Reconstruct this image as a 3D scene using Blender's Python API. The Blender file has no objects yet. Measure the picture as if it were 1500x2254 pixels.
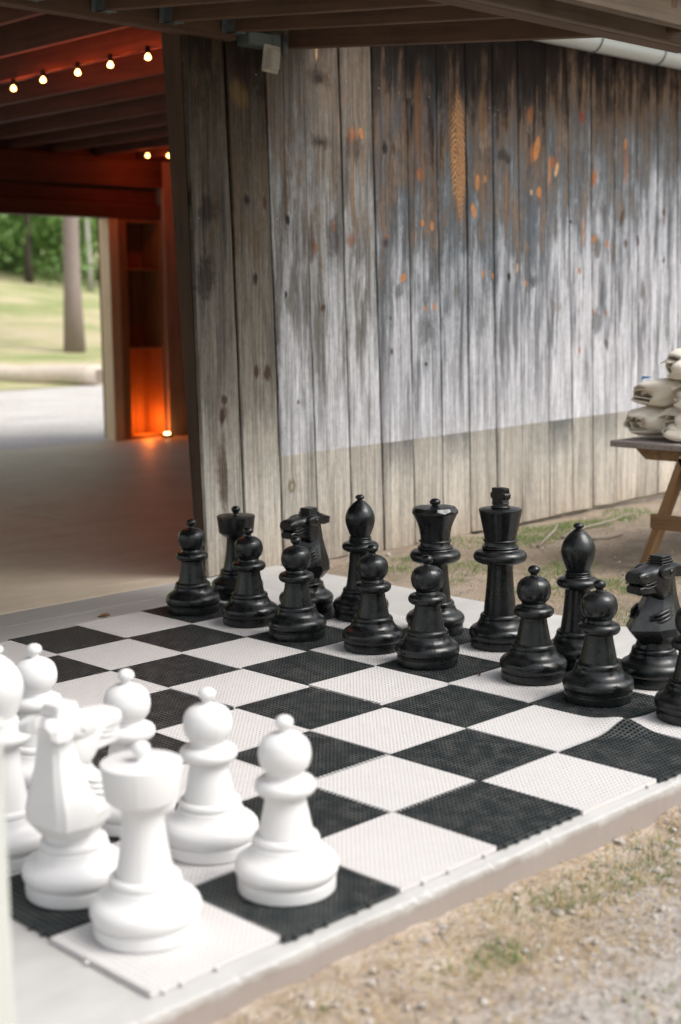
import bpy, bmesh, math, random
import numpy as np
from mathutils import Vector, Matrix
from math import sin, cos, pi, radians, sqrt, exp
random.seed(7); RNG = np.random.default_rng(11)
S = bpy.context.scene
COL = S.collection

# ---------------------------------------------------------------- camera
Rm = np.array([[0.707932667, -0.706191937, -0.011148419],
               [-0.110056672, -0.094708582, -0.989402756],
               [0.697652397, 0.701657490, -0.144768433]])
CPOS = Vector((-1.55123607, -2.08565506, 1.32721121))
cam_d = bpy.data.cameras.new("camera")
cam = bpy.data.objects.new("camera", cam_d); COL.objects.link(cam)
cam.matrix_world = Matrix(((Rm[0][0], -Rm[1][0], -Rm[2][0], CPOS.x),
                           (Rm[0][1], -Rm[1][1], -Rm[2][1], CPOS.y),
                           (Rm[0][2], -Rm[1][2], -Rm[2][2], CPOS.z), (0, 0, 0, 1)))
cam_d.sensor_fit = 'HORIZONTAL'; cam_d.sensor_width = 24.0
cam_d.lens = 3122.13 * 24.0 / 1500.0
cam_d.clip_start = 0.05; cam_d.clip_end = 600
cam_d.dof.use_dof = True; cam_d.dof.focus_distance = 5.25; cam_d.dof.aperture_fstop = 1.9
cam_d.dof.aperture_blades = 9
S.camera = cam

# ---------------------------------------------------------------- world, sun, exposure
SUN_EL, SUN_AZ = radians(52), radians(-62)      # azimuth of the direction towards the sun, from +X
W = bpy.data.worlds.new("World"); S.world = W; W.use_nodes = True
wt = W.node_tree; wt.nodes.clear()
wo = wt.nodes.new('ShaderNodeOutputWorld'); wb = wt.nodes.new('ShaderNodeBackground')
sk = wt.nodes.new('ShaderNodeTexSky'); sk.sky_type = 'NISHITA'; sk.sun_disc = False
sk.sun_elevation = SUN_EL; sk.sun_rotation = pi / 2 - SUN_AZ
sk.air_density = 1.0; sk.dust_density = 3.0; sk.ozone_density = 0.6
hs = wt.nodes.new('ShaderNodeHueSaturation'); hs.inputs['Saturation'].default_value = 0.28
wt.links.new(sk.outputs[0], hs.inputs['Color']); wt.links.new(hs.outputs[0], wb.inputs['Color'])
wb.inputs['Strength'].default_value = 0.13
wt.links.new(wb.outputs[0], wo.inputs[0])
sd = bpy.data.lights.new("sun", 'SUN'); sd.energy = 1.2; sd.angle = radians(35); sd.color = (1.0, 0.96, 0.90)
so = bpy.data.objects.new("sun", sd); COL.objects.link(so)
so.rotation_euler = Vector((cos(SUN_EL) * cos(SUN_AZ), cos(SUN_EL) * sin(SUN_AZ), sin(SUN_EL))).to_track_quat('Z', 'Y').to_euler()
S.view_settings.view_transform = 'Standard'; S.view_settings.look = 'None'
S.view_settings.gamma = 1.0; S.view_settings.use_curve_mapping = False
S.view_settings.exposure = 1.02
S.render.engine = 'CYCLES'
S.cycles.use_denoising = True
S.cycles.max_bounces = 10; S.cycles.diffuse_bounces = 5; S.cycles.glossy_bounces = 4
S.cycles.sample_clamp_indirect = 6.0

# ---------------------------------------------------------------- node helper
class NT:
    def __init__(s, name):
        s.m = bpy.data.materials.new(name); s.m.use_nodes = True
        s.t = s.m.node_tree; s.t.nodes.clear()
        s.out = s.t.nodes.new('ShaderNodeOutputMaterial')
        s.b = s.t.nodes.new('ShaderNodeBsdfPrincipled')
        s.t.links.new(s.b.outputs[0], s.out.inputs[0])
        s._p = None
    def n(s, k): return s.t.nodes.new('ShaderNode' + k)
    def put(s, sock, v):
        if v is None: return
        if isinstance(v, bpy.types.NodeSocket): s.t.links.new(v, sock)
        elif isinstance(v, (tuple, list)) and len(v) == 3 and len(getattr(sock, 'default_value', (0,) * 3)) == 4:
            sock.default_value = (*v, 1)
        else: sock.default_value = v
    def set(s, **k):
        for a, v in k.items(): s.put(s.b.inputs[a.replace('_', ' ')], v)
    def pos(s):
        if s._p is None: s._p = s.n('NewGeometry').outputs['Position']
        return s._p
    def obj(s): return s.n('TexCoord').outputs['Object']
    def sep(s, v):
        q = s.n('SeparateXYZ'); s.put(q.inputs[0], v); return q.outputs
    def comb(s, x=0., y=0., z=0.):
        q = s.n('CombineXYZ'); s.put(q.inputs[0], x); s.put(q.inputs[1], y); s.put(q.inputs[2], z); return q.outputs[0]
    def ma(s, op, a, b=None, c=None, clamp=False):
        q = s.n('Math'); q.operation = op; q.use_clamp = clamp
        s.put(q.inputs[0], a); s.put(q.inputs[1], b); s.put(q.inputs[2], c); return q.outputs[0]
    def mapr(s, v, a, b, c=0., d=1., interp='SMOOTHSTEP'):
        q = s.n('MapRange'); q.interpolation_type = interp; q.clamp = True
        for i, x in enumerate((v, a, b, c, d)): s.put(q.inputs[i], x)
        return q.outputs[0]
    def noise(s, v, scale=5., detail=4., rough=.55, dist=0.):
        q = s.n('TexNoise'); s.put(q.inputs['Vector'], v); s.put(q.inputs['Scale'], scale)
        s.put(q.inputs['Detail'], detail); s.put(q.inputs['Roughness'], rough); s.put(q.inputs['Distortion'], dist)
        return q.outputs[0]
    def mapping(s, v, loc=(0, 0, 0), rot=(0, 0, 0), sc=(1, 1, 1), typ='POINT'):
        q = s.n('Mapping'); q.vector_type = typ; s.put(q.inputs[0], v)
        q.inputs[1].default_value = loc; q.inputs[2].default_value = rot; q.inputs[3].default_value = sc
        return q.outputs[0]
    def ramp(s, f, stops, interp='LINEAR'):
        q = s.n('ValToRGB'); s.put(q.inputs[0], f); r = q.color_ramp; r.interpolation = interp
        while len(r.elements) < len(stops): r.elements.new(0.5)
        for e, (p, c) in zip(r.elements, stops):
            e.position = p; e.color = (*c, 1) if len(c) == 3 else c
        return q.outputs[0]
    def mix(s, f, a, b, typ='MIX'):
        q = s.n('Mix'); q.data_type = 'RGBA'; q.blend_type = typ
        s.put(q.inputs[0], f); s.put(q.inputs[6], a); s.put(q.inputs[7], b); return q.outputs[2]
    def scale(s, col, f):
        q = s.n('VectorMath'); q.operation = 'SCALE'; s.put(q.inputs[0], col); s.put(q.inputs[3], f); return q.outputs[0]
    def length(s, v):
        q = s.n('VectorMath'); q.operation = 'LENGTH'; s.put(q.inputs[0], v); return q.outputs['Value']
    def bump(s, h, strength=.3, dist=.01):
        q = s.n('Bump'); s.put(q.inputs['Height'], h); q.inputs['Strength'].default_value = strength
        q.inputs['Distance'].default_value = dist; s.t.links.new(q.outputs[0], s.b.inputs['Normal'])

def simple(name, col, rough=.6, var=.25, scale=8., bump=0., metal=0., spec=.5, stretch=(1, 1, 1), coord='obj'):
    t = NT(name); v = t.mapping(t.obj() if coord == 'obj' else t.pos(), sc=stretch)
    f = t.noise(v, scale, 6, .6)
    c = t.mix(f, tuple(x * (1 - var) for x in col), tuple(min(1, x * (1 + var)) for x in col))
    t.set(Base_Color=c, Roughness=rough, Metallic=metal); t.b.inputs['Specular IOR Level'].default_value = spec
    if bump: t.bump(t.noise(v, scale * 6, 5, .6), bump, .004)
    return t.m

def wood(name, dark, light, axis=0, scale=1., rough=.75, bump=.35):
    """sawn timber, grain running along the object axis"""
    t = NT(name); o = t.obj()
    st = [26., 26., 26.]; st[axis] = 1.4
    g = t.noise(t.mapping(o, sc=tuple(x * scale for x in st)), 1., 6, .62, .7)
    st2 = [150., 150., 150.]; st2[axis] = 5.
    g2 = t.noise(t.mapping(o, sc=tuple(x * scale for x in st2)), 1., 3, .6)
    bl = t.noise(o, 3.1, 4, .6)
    f = t.ma('ADD', t.ma('MULTIPLY', g, .65), t.ma('ADD', t.ma('MULTIPLY', g2, .25), t.ma('MULTIPLY', bl, .3)))
    c = t.ramp(t.mapr(f, .35, .85, interp='LINEAR'), [(0, dark), (.45, tuple((a + b) / 2 for a, b in zip(dark, light))), (1, light)])
    t.set(Base_Color=c, Roughness=rough); t.bump(f, bump, .003)
    return t.m

# ---------------------------------------------------------------- mesh helpers
def link(o, parent=None):
    COL.objects.link(o)
    if parent is not None: o.parent = parent
    return o
def mesh(name, V, F, mat=None, parent=None, smooth=False):
    me = bpy.data.meshes.new(name)
    me.from_pydata([tuple(v) for v in V], [], [tuple(f) for f in F]); me.update()
    if smooth: me.polygons.foreach_set('use_smooth', [True] * len(me.polygons))
    if mat: me.materials.append(mat)
    return link(bpy.data.objects.new(name, me), parent)
def from_bm(name, bm, mat=None, parent=None, sharp=None):
    bmesh.ops.recalc_face_normals(bm, faces=bm.faces)
    if sharp is not None:
        for f in bm.faces: f.smooth = True
        for e in bm.edges:
            if len(e.link_faces) == 2 and e.calc_face_angle(0) > radians(sharp): e.smooth = False
    me = bpy.data.meshes.new(name); bm.to_mesh(me); bm.free()
    if mat: me.materials.append(mat)
    return link(bpy.data.objects.new(name, me), parent)
def bm_box(bm, x0, x1, y0, y1, z0, z1, bev=0., M=None):
    vs = [bm.verts.new((x, y, z)) for x in (x0, x1) for y in (y0, y1) for z in (z0, z1)]
    fs = [bm.faces.new([vs[i] for i in q]) for q in ((0, 1, 3, 2), (4, 6, 7, 5), (0, 4, 5, 1), (2, 3, 7, 6), (0, 2, 6, 4), (1, 5, 7, 3))]
    if bev > 0:
        r = bmesh.ops.bevel(bm, geom=list({e for f in fs for e in f.edges}), offset=bev, segments=1, affect='EDGES')
        vs = list({v for f in r['faces'] for v in f.verts} | {v for v in vs if v.is_valid})
    if M is not None: bmesh.ops.transform(bm, matrix=M, verts=vs)
    return vs
def box(name, x0, x1, y0, y1, z0, z1, mat=None, parent=None, bev=.004, M=None):
    bm = bmesh.new(); bm_box(bm, x0, x1, y0, y1, z0, z1, bev, M)
    return from_bm(name, bm, mat, parent)
def beam(name, a, b, w, h, mat, parent=None, bev=.004):
    """timber from a to b (centre line of the underside), local x along its length"""
    a, b = Vector(a), Vector(b); L = (b - a).length; d = (b - a).normalized()
    s = Vector((0, 0, 1)).cross(d)
    s = s.normalized() if s.length > 1e-4 else Vector((0, 1, 0))
    u = d.cross(s)
    o = box(name, 0, L, -w / 2, w / 2, 0, h, mat, parent, bev)
    o.matrix_local = Matrix(((d.x, s.x, u.x, a.x), (d.y, s.y, u.y, a.y), (d.z, s.z, u.z, a.z), (0, 0, 0, 1)))
    return o
def lathe_data(prof, n=56, seam=0.):
    V, F, rings = [], [], []
    for r, z in prof:
        if r < 1e-5: rings.append([len(V)]); V.append((0, 0, z))
        else:
            rings.append(list(range(len(V), len(V) + n)))
            V += [((r + (seam if k % (n // 2) == 0 else 0)) * cos(2 * pi * k / n), (r + (seam if k % (n // 2) == 0 else 0)) * sin(2 * pi * k / n), z) for k in range(n)]
    for A, B in zip(rings, rings[1:]):
        for k in range(n):
            k2 = (k + 1) % n
            if len(A) == 1 and len(B) == 1: continue
            if len(A) == 1: F.append((A[0], B[k2], B[k]))
            elif len(B) == 1: F.append((A[k], A[k2], B[0]))
            else: F.append((A[k], A[k2], B[k2], B[k]))
    return V, F
def lathe(name, prof, mat, parent=None, n=56, sharp=38, seam=0.):
    V, F = lathe_data(prof, n, seam)
    bm = bmesh.new(); vs = [bm.verts.new(v) for v in V]
    for f in F: bm.faces.new([vs[i] for i in f])
    return from_bm(name, bm, mat, parent, sharp)
def arc(cx, cz, rx, rz, a0, a1, n=12):
    return [(max(0, cx + rx * cos(radians(a0 + (a1 - a0) * k / n))), cz + rz * sin(radians(a0 + (a1 - a0) * k / n))) for k in range(n + 1)]
def smooth_prof(pts, sub=5):
    P = [pts[0]] + list(pts) + [pts[-1]]; out = []
    for i in range(1, len(P) - 2):
        p0, p1, p2, p3 = P[i - 1:i + 3]
        for k in range(sub):
            t = k / sub
            out.append(tuple(.5 * ((2 * p1[j]) + (-p0[j] + p2[j]) * t + (2 * p0[j] - 5 * p1[j] + 4 * p2[j] - p3[j]) * t * t + (-p0[j] + 3 * p1[j] - 3 * p2[j] + p3[j]) * t ** 3) for j in (0, 1)))
    out.append(tuple(pts[-1])); return [(max(0, r), z) for r, z in out]
def tube(name, pts, r, mat, parent=None, n=8, cap=True):
    pts = [Vector(p) for p in pts]; V, F = [], []
    R = r if isinstance(r, (list, tuple)) else [r] * len(pts)
    for i, p in enumerate(pts):
        d = (pts[min(i + 1, len(pts) - 1)] - pts[max(i - 1, 0)]).normalized()
        a = d.orthogonal().normalized() if i == 0 else (a - d * a.dot(d)).normalized()
        b = d.cross(a)
        V += [tuple(p + (a * cos(2 * pi * k / n) + b * sin(2 * pi * k / n)) * R[i]) for k in range(n)]
    for i in range(len(pts) - 1):
        for k in range(n):
            F.append((i * n + k, i * n + (k + 1) % n, (i + 1) * n + (k + 1) % n, (i + 1) * n + k))
    if cap:
        F.append(tuple(range(n - 1, -1, -1))); F.append(tuple(range((len(pts) - 1) * n, len(pts) * n)))
    return mesh(name, V, F, mat, parent, True)
def thing(name, label, cat, loc=(0, 0, 0), group=None):
    o = bpy.data.objects.new(name, None); COL.objects.link(o); o.location = loc
    o.empty_display_size = .1
    return tag(o, label, cat, group)
def tag(o, label, cat, group=None):
    o['label'] = label; o['category'] = cat
    if group: o['group'] = group
    return o
def kind(o, k): o['kind'] = k; return o
def copy_tree(o, parent=None):
    c = o.copy(); COL.objects.link(c); c.parent = parent
    for ch in list(o.children):
        copy_tree(ch, c)
    return c
def sstep(a, b, x):
    t = min(1, max(0, (x - a) / (b - a))); return t * t * (3 - 2 * t)

# ================================================================= LARGE STRUCTURE
T = 0.35                        # a chess square
WY = 3.25                       # front face of the plank wall
# ---- materials of the setting
def mat_dirt():
    t = NT("dirt"); p = t.pos(); x, y, z = t.sep(p)
    big = t.noise(p, 1.1, 5, .6); mid = t.noise(p, 7., 6, .65); fine = t.noise(p, 60., 4, .7); vf = t.noise(p, 190., 2, .7)
    tan = t.ramp(t.ma('ADD', t.ma('MULTIPLY', mid, .6), t.ma('MULTIPLY', fine, .4)),
                 [(.27, (.21, .155, .115)), (.43, (.41, .32, .25)), (.56, (.54, .45, .365)), (.72, (.68, .60, .52))])
    gry = t.ramp(t.ma('ADD', t.ma('MULTIPLY', fine, .6), t.ma('MULTIPLY', vf, .4)),
                 [(.3, (.22, .19, .17)), (.48, (.45, .405, .37)), (.68, (.66, .62, .585))])
    # a worn gravelly strip lies away from the slab
    d = t.ma('ADD', t.ma('MULTIPLY', y, -1.), t.ma('MULTIPLY', t.ma('SUBTRACT', big, .5), 1.1))
    f = t.ma('MULTIPLY', t.mapr(d, .30, .55), t.mapr(x, 2.4, 1.5))
    c = t.mix(f, tan, gry)
    hum = t.ma('MULTIPLY', t.mapr(x, 3.1, 3.5), t.mapr(t.ma('ADD', t.ma('MULTIPLY', mid, .6), t.ma('MULTIPLY', big, .4)), .40, .58, .25, .85)); c = t.mix(hum, c, t.mix(fine, (.15, .115, .08), (.33, .27, .20)))
    t.set(Base_Color=c, Roughness=.95); t.b.inputs['Specular IOR Level'].default_value = .2
    t.bump(t.ma('ADD', t.ma('MULTIPLY', mid, .5), t.ma('ADD', fine, t.ma('MULTIPLY', vf, .4))), .9, .02)
    return t.m
def mat_concrete(name, a, b, gloss=0.):
    t = NT(name); p = t.pos()
    big = t.noise(p, 1.2, 6, .6); mid = t.noise(p, 9., 5, .65); fine = t.noise(p, 140., 3, .6)
    st = t.noise(t.mapping(p, rot=(0, 0, .5), sc=(1.1, 6., 1)), 1.4, 5, .6, 1.2)
    f = t.ma('ADD', t.ma('MULTIPLY', big, .4), t.ma('ADD', t.ma('MULTIPLY', mid, .2), t.ma('ADD', t.ma('MULTIPLY', st, .3), t.ma('MULTIPLY', fine, .1))))
    c = t.ramp(f, [(.3, a), (.68, b)])
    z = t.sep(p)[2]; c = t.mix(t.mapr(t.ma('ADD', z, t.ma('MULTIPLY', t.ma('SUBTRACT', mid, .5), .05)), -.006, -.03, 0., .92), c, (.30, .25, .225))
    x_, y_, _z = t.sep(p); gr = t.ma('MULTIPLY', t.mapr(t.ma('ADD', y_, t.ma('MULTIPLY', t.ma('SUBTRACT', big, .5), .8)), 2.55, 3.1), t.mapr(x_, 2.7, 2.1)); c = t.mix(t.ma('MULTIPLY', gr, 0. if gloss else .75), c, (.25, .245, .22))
    t.set(Base_Color=c, Roughness=t.mapr(mid, .3, .7, .55 - gloss * .7, .8 - gloss)); t.bump(t.ma('ADD', fine, mid), .15, .003)
    return t.m
M_dirt = mat_dirt()
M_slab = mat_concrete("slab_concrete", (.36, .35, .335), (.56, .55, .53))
M_floor = mat_concrete("hall_concrete", (.44, .37, .26), (.76, .68, .55), .17)

def gz(x, y):
    z = -.078 + .052 * sstep(1.6, 3.4, x)
    return z
# ---- ground, one sheet
def axis_lin(lo, hi, st, far):
    d = list(np.arange(lo, hi + 1e-6, st)); a, s = [], st
    v = lo
    while v > -far: s *= 1.35; v -= s; a.append(v)
    b, s, v = [], st, hi
    while v < far: s *= 1.35; v += s; b.append(v)
    return np.array(a[::-1] + d + b)
gx = axis_lin(-1.5, 7.6, .03, 150); gy = axis_lin(-2.0, 3.3, .03, 150)
NXg, NYg = len(gx), len(gy)
XX, YY = np.meshgrid(gx, gy, indexing='ij')
tt = np.clip((XX - 1.6) / 1.8, 0, 1); ZZ = -.078 + .052 * tt * tt * (3 - 2 * tt)
def vnoise(X, Y, f, seed):
    r = np.random.default_rng(seed); G = r.random((64, 64)); x, y = X * f, Y * f
    xi, yi = np.floor(x).astype(int), np.floor(y).astype(int); fx, fy = x - xi, y - yi
    fx, fy = fx * fx * (3 - 2 * fx), fy * fy * (3 - 2 * fy)
    g = lambda i, j: G[i % 64, j % 64]
    return (g(xi, yi) * (1 - fx) + g(xi + 1, yi) * fx) * (1 - fy) + (g(xi, yi + 1) * (1 - fx) + g(xi + 1, yi + 1) * fx) * fy
bump = .020 * (vnoise(XX, YY, 2.6, 1) - .5) + .018 * (vnoise(XX, YY, 7.3, 2) - .5) + .014 * (vnoise(XX, YY, 17., 3) - .5)
bump += .030 * np.clip(vnoise(XX, YY, 5.1, 9) - .35, 0, 1) * np.exp(-np.clip(-.05 - YY, 0, 9) / .05) * (YY < .0)
bump *= np.where((XX > 3.2) & (YY > .2), .8, 1.0)
ZZ = ZZ + bump
inside = ((YY > 3.26) & (YY < 9.8)) | ((XX < 3.25) & (YY > 0.0))
ZZ = np.where(inside, -.13, ZZ)
ZZ = np.where(YY > 9.8, -.25, ZZ)
GV = np.stack([XX.ravel(), YY.ravel(), ZZ.ravel()], 1)
I = np.arange(NXg * NYg).reshape(NXg, NYg)
GF = np.stack([I[:-1, :-1].ravel(), I[1:, :-1].ravel(), I[1:, 1:].ravel(), I[:-1, 1:].ravel()], 1)
ground = kind(mesh("ground", GV.tolist(), GF.tolist(), M_dirt, None, True), 'structure')
def ground_h(x, y):
    i = min(NXg - 2, max(0, int(np.searchsorted(gx, x) - 1))); j = min(NYg - 2, max(0, int(np.searchsorted(gy, y) - 1)))
    return float(max(ZZ[i, j], ZZ[i + 1, j], ZZ[i, j + 1], ZZ[i + 1, j + 1]))

# ---- slabs
def slab(name, x0, x1, y0, y1, mat, bev=.008):
    o = box(name, x0, x1, y0, y1, -.12, 0, mat, None, bev); return kind(o, 'structure')
# the cast slab's open edge is worn and chipped along its length
V, F, n = [], [], 420; rg = np.random.default_rng(5); cw = 0.
for i in range(n + 1):
    x = -2.6 + 5.9 * i / n; cw = cw * .9 + rg.normal(0, .0006); b_ = .005 + abs(rg.normal(0, .0022)) + (rg.uniform(.006, .016) if rg.random() < .035 else 0)
    y = -.046 + .003 * sin(x * 3.1) + cw
    V += [(x, 3.046, 0), (x, y + b_ + .02, 0), (x, y + b_, -.0006), (x, y + b_ * .25, -b_ * .4), (x, y, -b_), (x, y - cw * .6, -.03), (x, y - cw - .003, -.12), (x, 3.046, -.12)]
for i in range(n):
    for j in range(8): F.append((i * 8 + j, i * 8 + (j + 1) % 8, (i + 1) * 8 + (j + 1) % 8, (i + 1) * 8 + j))
F += [tuple(range(7, -1, -1)), tuple(range(n * 8, n * 8 + 8))]
bm = bmesh.new(); vs = [bm.verts.new(v) for v in V]
for f in F: bm.faces.new([vs[q] for q in f])
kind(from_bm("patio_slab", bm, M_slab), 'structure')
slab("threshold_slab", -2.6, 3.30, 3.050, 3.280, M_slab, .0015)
hall = slab("hall_floor", -2.6, 7.95, 3.283, 9.62, M_floor, .0015)

# ---- plank wall -------------------------------------------------------------
SEAM_TOP = [2.745, 2.998, 3.249, 3.505, 3.768, 4.006, 4.272, 4.528, 4.776, 5.012, 5.246, 5.512, 5.735, 5.982, 6.238, 6.498, 6.728, 6.975, 7.2, 7.44, 7.66, 7.9, 8.12, 8.36]
SEAM_BOT = [2.826, 3.082, 3.334, 3.592, 3.850, 4.096, 4.354, 4.602, 4.846, 5.092, 5.338, 5.620, 5.872, 6.090, 6.358, 6.606, 6.857, 7.105, 7.33, 7.57, 7.79, 8.03, 8.25, 8.49]
ZT, ZB = 2.98, 0.0
BOTS = [.008, .0, -.012, -.014, -.03, -.028, -.022, -.026, -.018, -.014, -.010, -.006, -.002, .002, .008, .012, .016, .02, .02, .02, .02, .02, .02]
WG, WB, WD = (.37, .365, .375), (.195, .215, .235), (.05, .033, .022)
O1, O2, OL = (.36, .155, .055), (.25, .095, .04), (.46, .29, .15)
DK, DB = (.025, .022, .02), (.075, .045, .03)
# knots: (X, z, rx, rz, tilt deg, colour) on the wall
KN = {0: [(2.955, .87, .016, .022, 0, DB), (2.945, .80, .02, .038, 8, DB), (2.86, 1.46, .05, .10, 6, (.045, .035, .03)), (2.93, .50, .035, .16, -3, (.12, .075, .05)), (2.885, 1.78, .05, .06, 20, (.05, .04, .035))],
      1: [(3.128, 1.84, .016, .025, 0, DK), (3.245, 1.83, .015, .028, 0, DB), (3.175, 1.46, .016, .03, 0, DK), (3.17, 1.0, .016, .026, 0, DB), (3.245, .99, .02, .03, 0, DB), (3.10, 2.34, .05, .06, -25, (.20, .13, .05)), (3.14, 2.45, .06, .09, -25, (.04, .028, .02))],
      2: [(3.42, 1.33, .05, .035, 30, (.15, .15, .13)), (3.38, 1.38, .008, .016, 0, DK), (3.39, 1.85, .012, .14, 0, (.12, .085, .055)), (3.40, .40, .022, .028, 0, (.23, .19, .13)), (3.40, .40, .010, .012, 0, (.40, .35, .28)), (3.455, .83, .010, .014, 0, DB), (3.40, 1.75, .012, .02, 0, DK)],
      3: [(3.65, 2.47, .07, .045, 10, (.06, .04, .03)), (3.64, 2.46, .03, .022, 0, DK), (3.655, 2.15, .065, .034, 0, (.06, .048, .04)), (3.645, 2.15, .03, .018, 0, DK), (3.62, 2.6, .009, .05, 0, OL), (3.725, 1.73, .02, .034, -12, O1), (3.725, 1.68, .05, .10, 0, (.06, .055, .055)), (3.64, 1.31, .022, .028, 30, DB), (3.60, 1.62, .012, .03, 0, O2), (3.56, 1.62, .03, .09, 0, (.09, .07, .06))],
      4: [(3.875, 2.20, .032, .042, 20, O2), (3.94, 2.215, .017, .036, -18, O1), (3.89, 2.13, .055, .06, 0, (.055, .045, .04)), (3.86, 1.66, .03, .035, 40, (.19, .085, .05)), (3.91, 1.60, .035, .09, 0, (.10, .095, .095)), (3.87, 1.95, .012, .22, 0, (.20, .13, .08))],
      5: [(4.135, 2.55, .03, .03, 0, DK), (4.11, 2.15, .022, .028, 0, DK), (4.185, 2.15, .024, .032, -30, DB), (4.125, 1.69, .012, .022, 0, O2), (4.12, 1.655, .035, .03, 30, DK), (4.255, 1.47, .03, .022, -40, O1), (4.15, 1.25, .012, .02, 0, DK), (4.22, 1.40, .03, .03, -40, (.11, .115, .12)), (4.16, 1.07, .010, .018, 0, DK), (4.14, 1.47, .02, .25, 0, (.13, .135, .14))],
      6: [(4.43, 2.60, .07, .05, 0, DK), (4.40, 2.03, .024, .032, 10, O2), (4.42, 1.77, .014, .022, 0, O1), (4.50, 1.755, .016, .03, 0, O1), (4.44, 1.30, .011, .016, 0, O1), (4.52, 1.31, .015, .022, -10, O1), (4.45, 1.18, .05, .09, 0, (.10, .10, .11)), (4.45, .99, .014, .016, 0, DK), (4.38, 2.35, .03, .22, 0, (.15, .075, .035))],
      7: [(4.70, 2.30, .05, .22, 0, (.09, .05, .03))],
      8: [(4.895, 2.01, .022, .052, 0, O1), (4.96, 2.035, .014, .024, 0, O1), (4.86, 1.85, .022, .046, -18, O1), (4.95, 1.495, .012, .022, 0, O1), (5.035, 1.485, .012, .018, 0, O1), (4.935, 1.93, .035, .12, 0, (.12, .085, .06)), (4.93, 2.4, .03, .14, 0, (.15, .085, .04))],
      9: [(5.10, 2.18, .04, .028, -20, DK), (5.16, 2.16, .02, .03, 0, DK), (5.18, 1.48, .014, .018, 0, DK), (5.26, 1.53, .010, .032, 0, OL), (5.15, 1.9, .012, .2, 0, (.16, .10, .065))],
      10: [(5.445, 2.24, .03, .085, 14, O1), (5.395, 2.2, .014, .05, 0, O2), (5.47, 1.985, .028, .036, 0, O1), (5.395, 1.98, .012, .02, 0, OL), (5.35, 1.44, .013, .02, 0, O1), (5.42, 1.45, .03, .035, 0, DK), (5.38, 2.43, .03, .05, 10, O2), (5.42, 1.75, .03, .28, 0, (.10, .115, .13))],
      11: [(5.58, 2.12, .014, .10, 0, O1), (5.65, 2.13, .018, .05, 16, OL), (5.62, 2.17, .03, .03, 0, O2), (5.675, 1.30, .035, .03, 0, (.22, .20, .18))],
      12: [(5.76, 2.0, .009, .30, 0, O1), (5.90, 2.46, .018, .04, 0, (.20, .03, .02)), (5.80, 1.82, .012, .014, 0, DK), (5.90, 1.52, .016, .022, -15, O1), (5.93, 1.76, .010, .10, 0, O1), (5.91, 1.02, .014, .02, 0, O1)],
      13: [(6.045, 2.10, .026, .05, 14, O2), (6.05, 1.72, .022, .03, 30, O1), (6.09, 1.67, .04, .05, 20, (.09, .075, .06)), (6.20, 1.69, .018, .03, -25, O1), (6.05, 1.26, .018, .02, 20, O1), (6.19, 1.255, .014, .026, -15, O2), (6.10, 1.2, .05, .06, 0, (.12, .12, .125)), (6.20, 1.06, .018, .035, -15, (.11, .11, .11))],
      14: [(6.38, 2.33, .018, .04, 0, O1), (6.39, 2.2, .012, .12, 0, O2), (6.35, 1.86, .02, .06, 20, DB), (6.40, 1.7, .014, .03, 0, DB)],
      15: [(6.55, 1.72, .014, .03, 0, DB), (6.60, 1.40, .02, .06, 0, (.16, .15, .14))],
      16: [(6.85, 1.92, .018, .03, 10, DK), (6.86, 1.60, .014, .025, 0, DK)], 17: [(7.1, 1.6, .02, .03, 0, DB)]}
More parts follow.
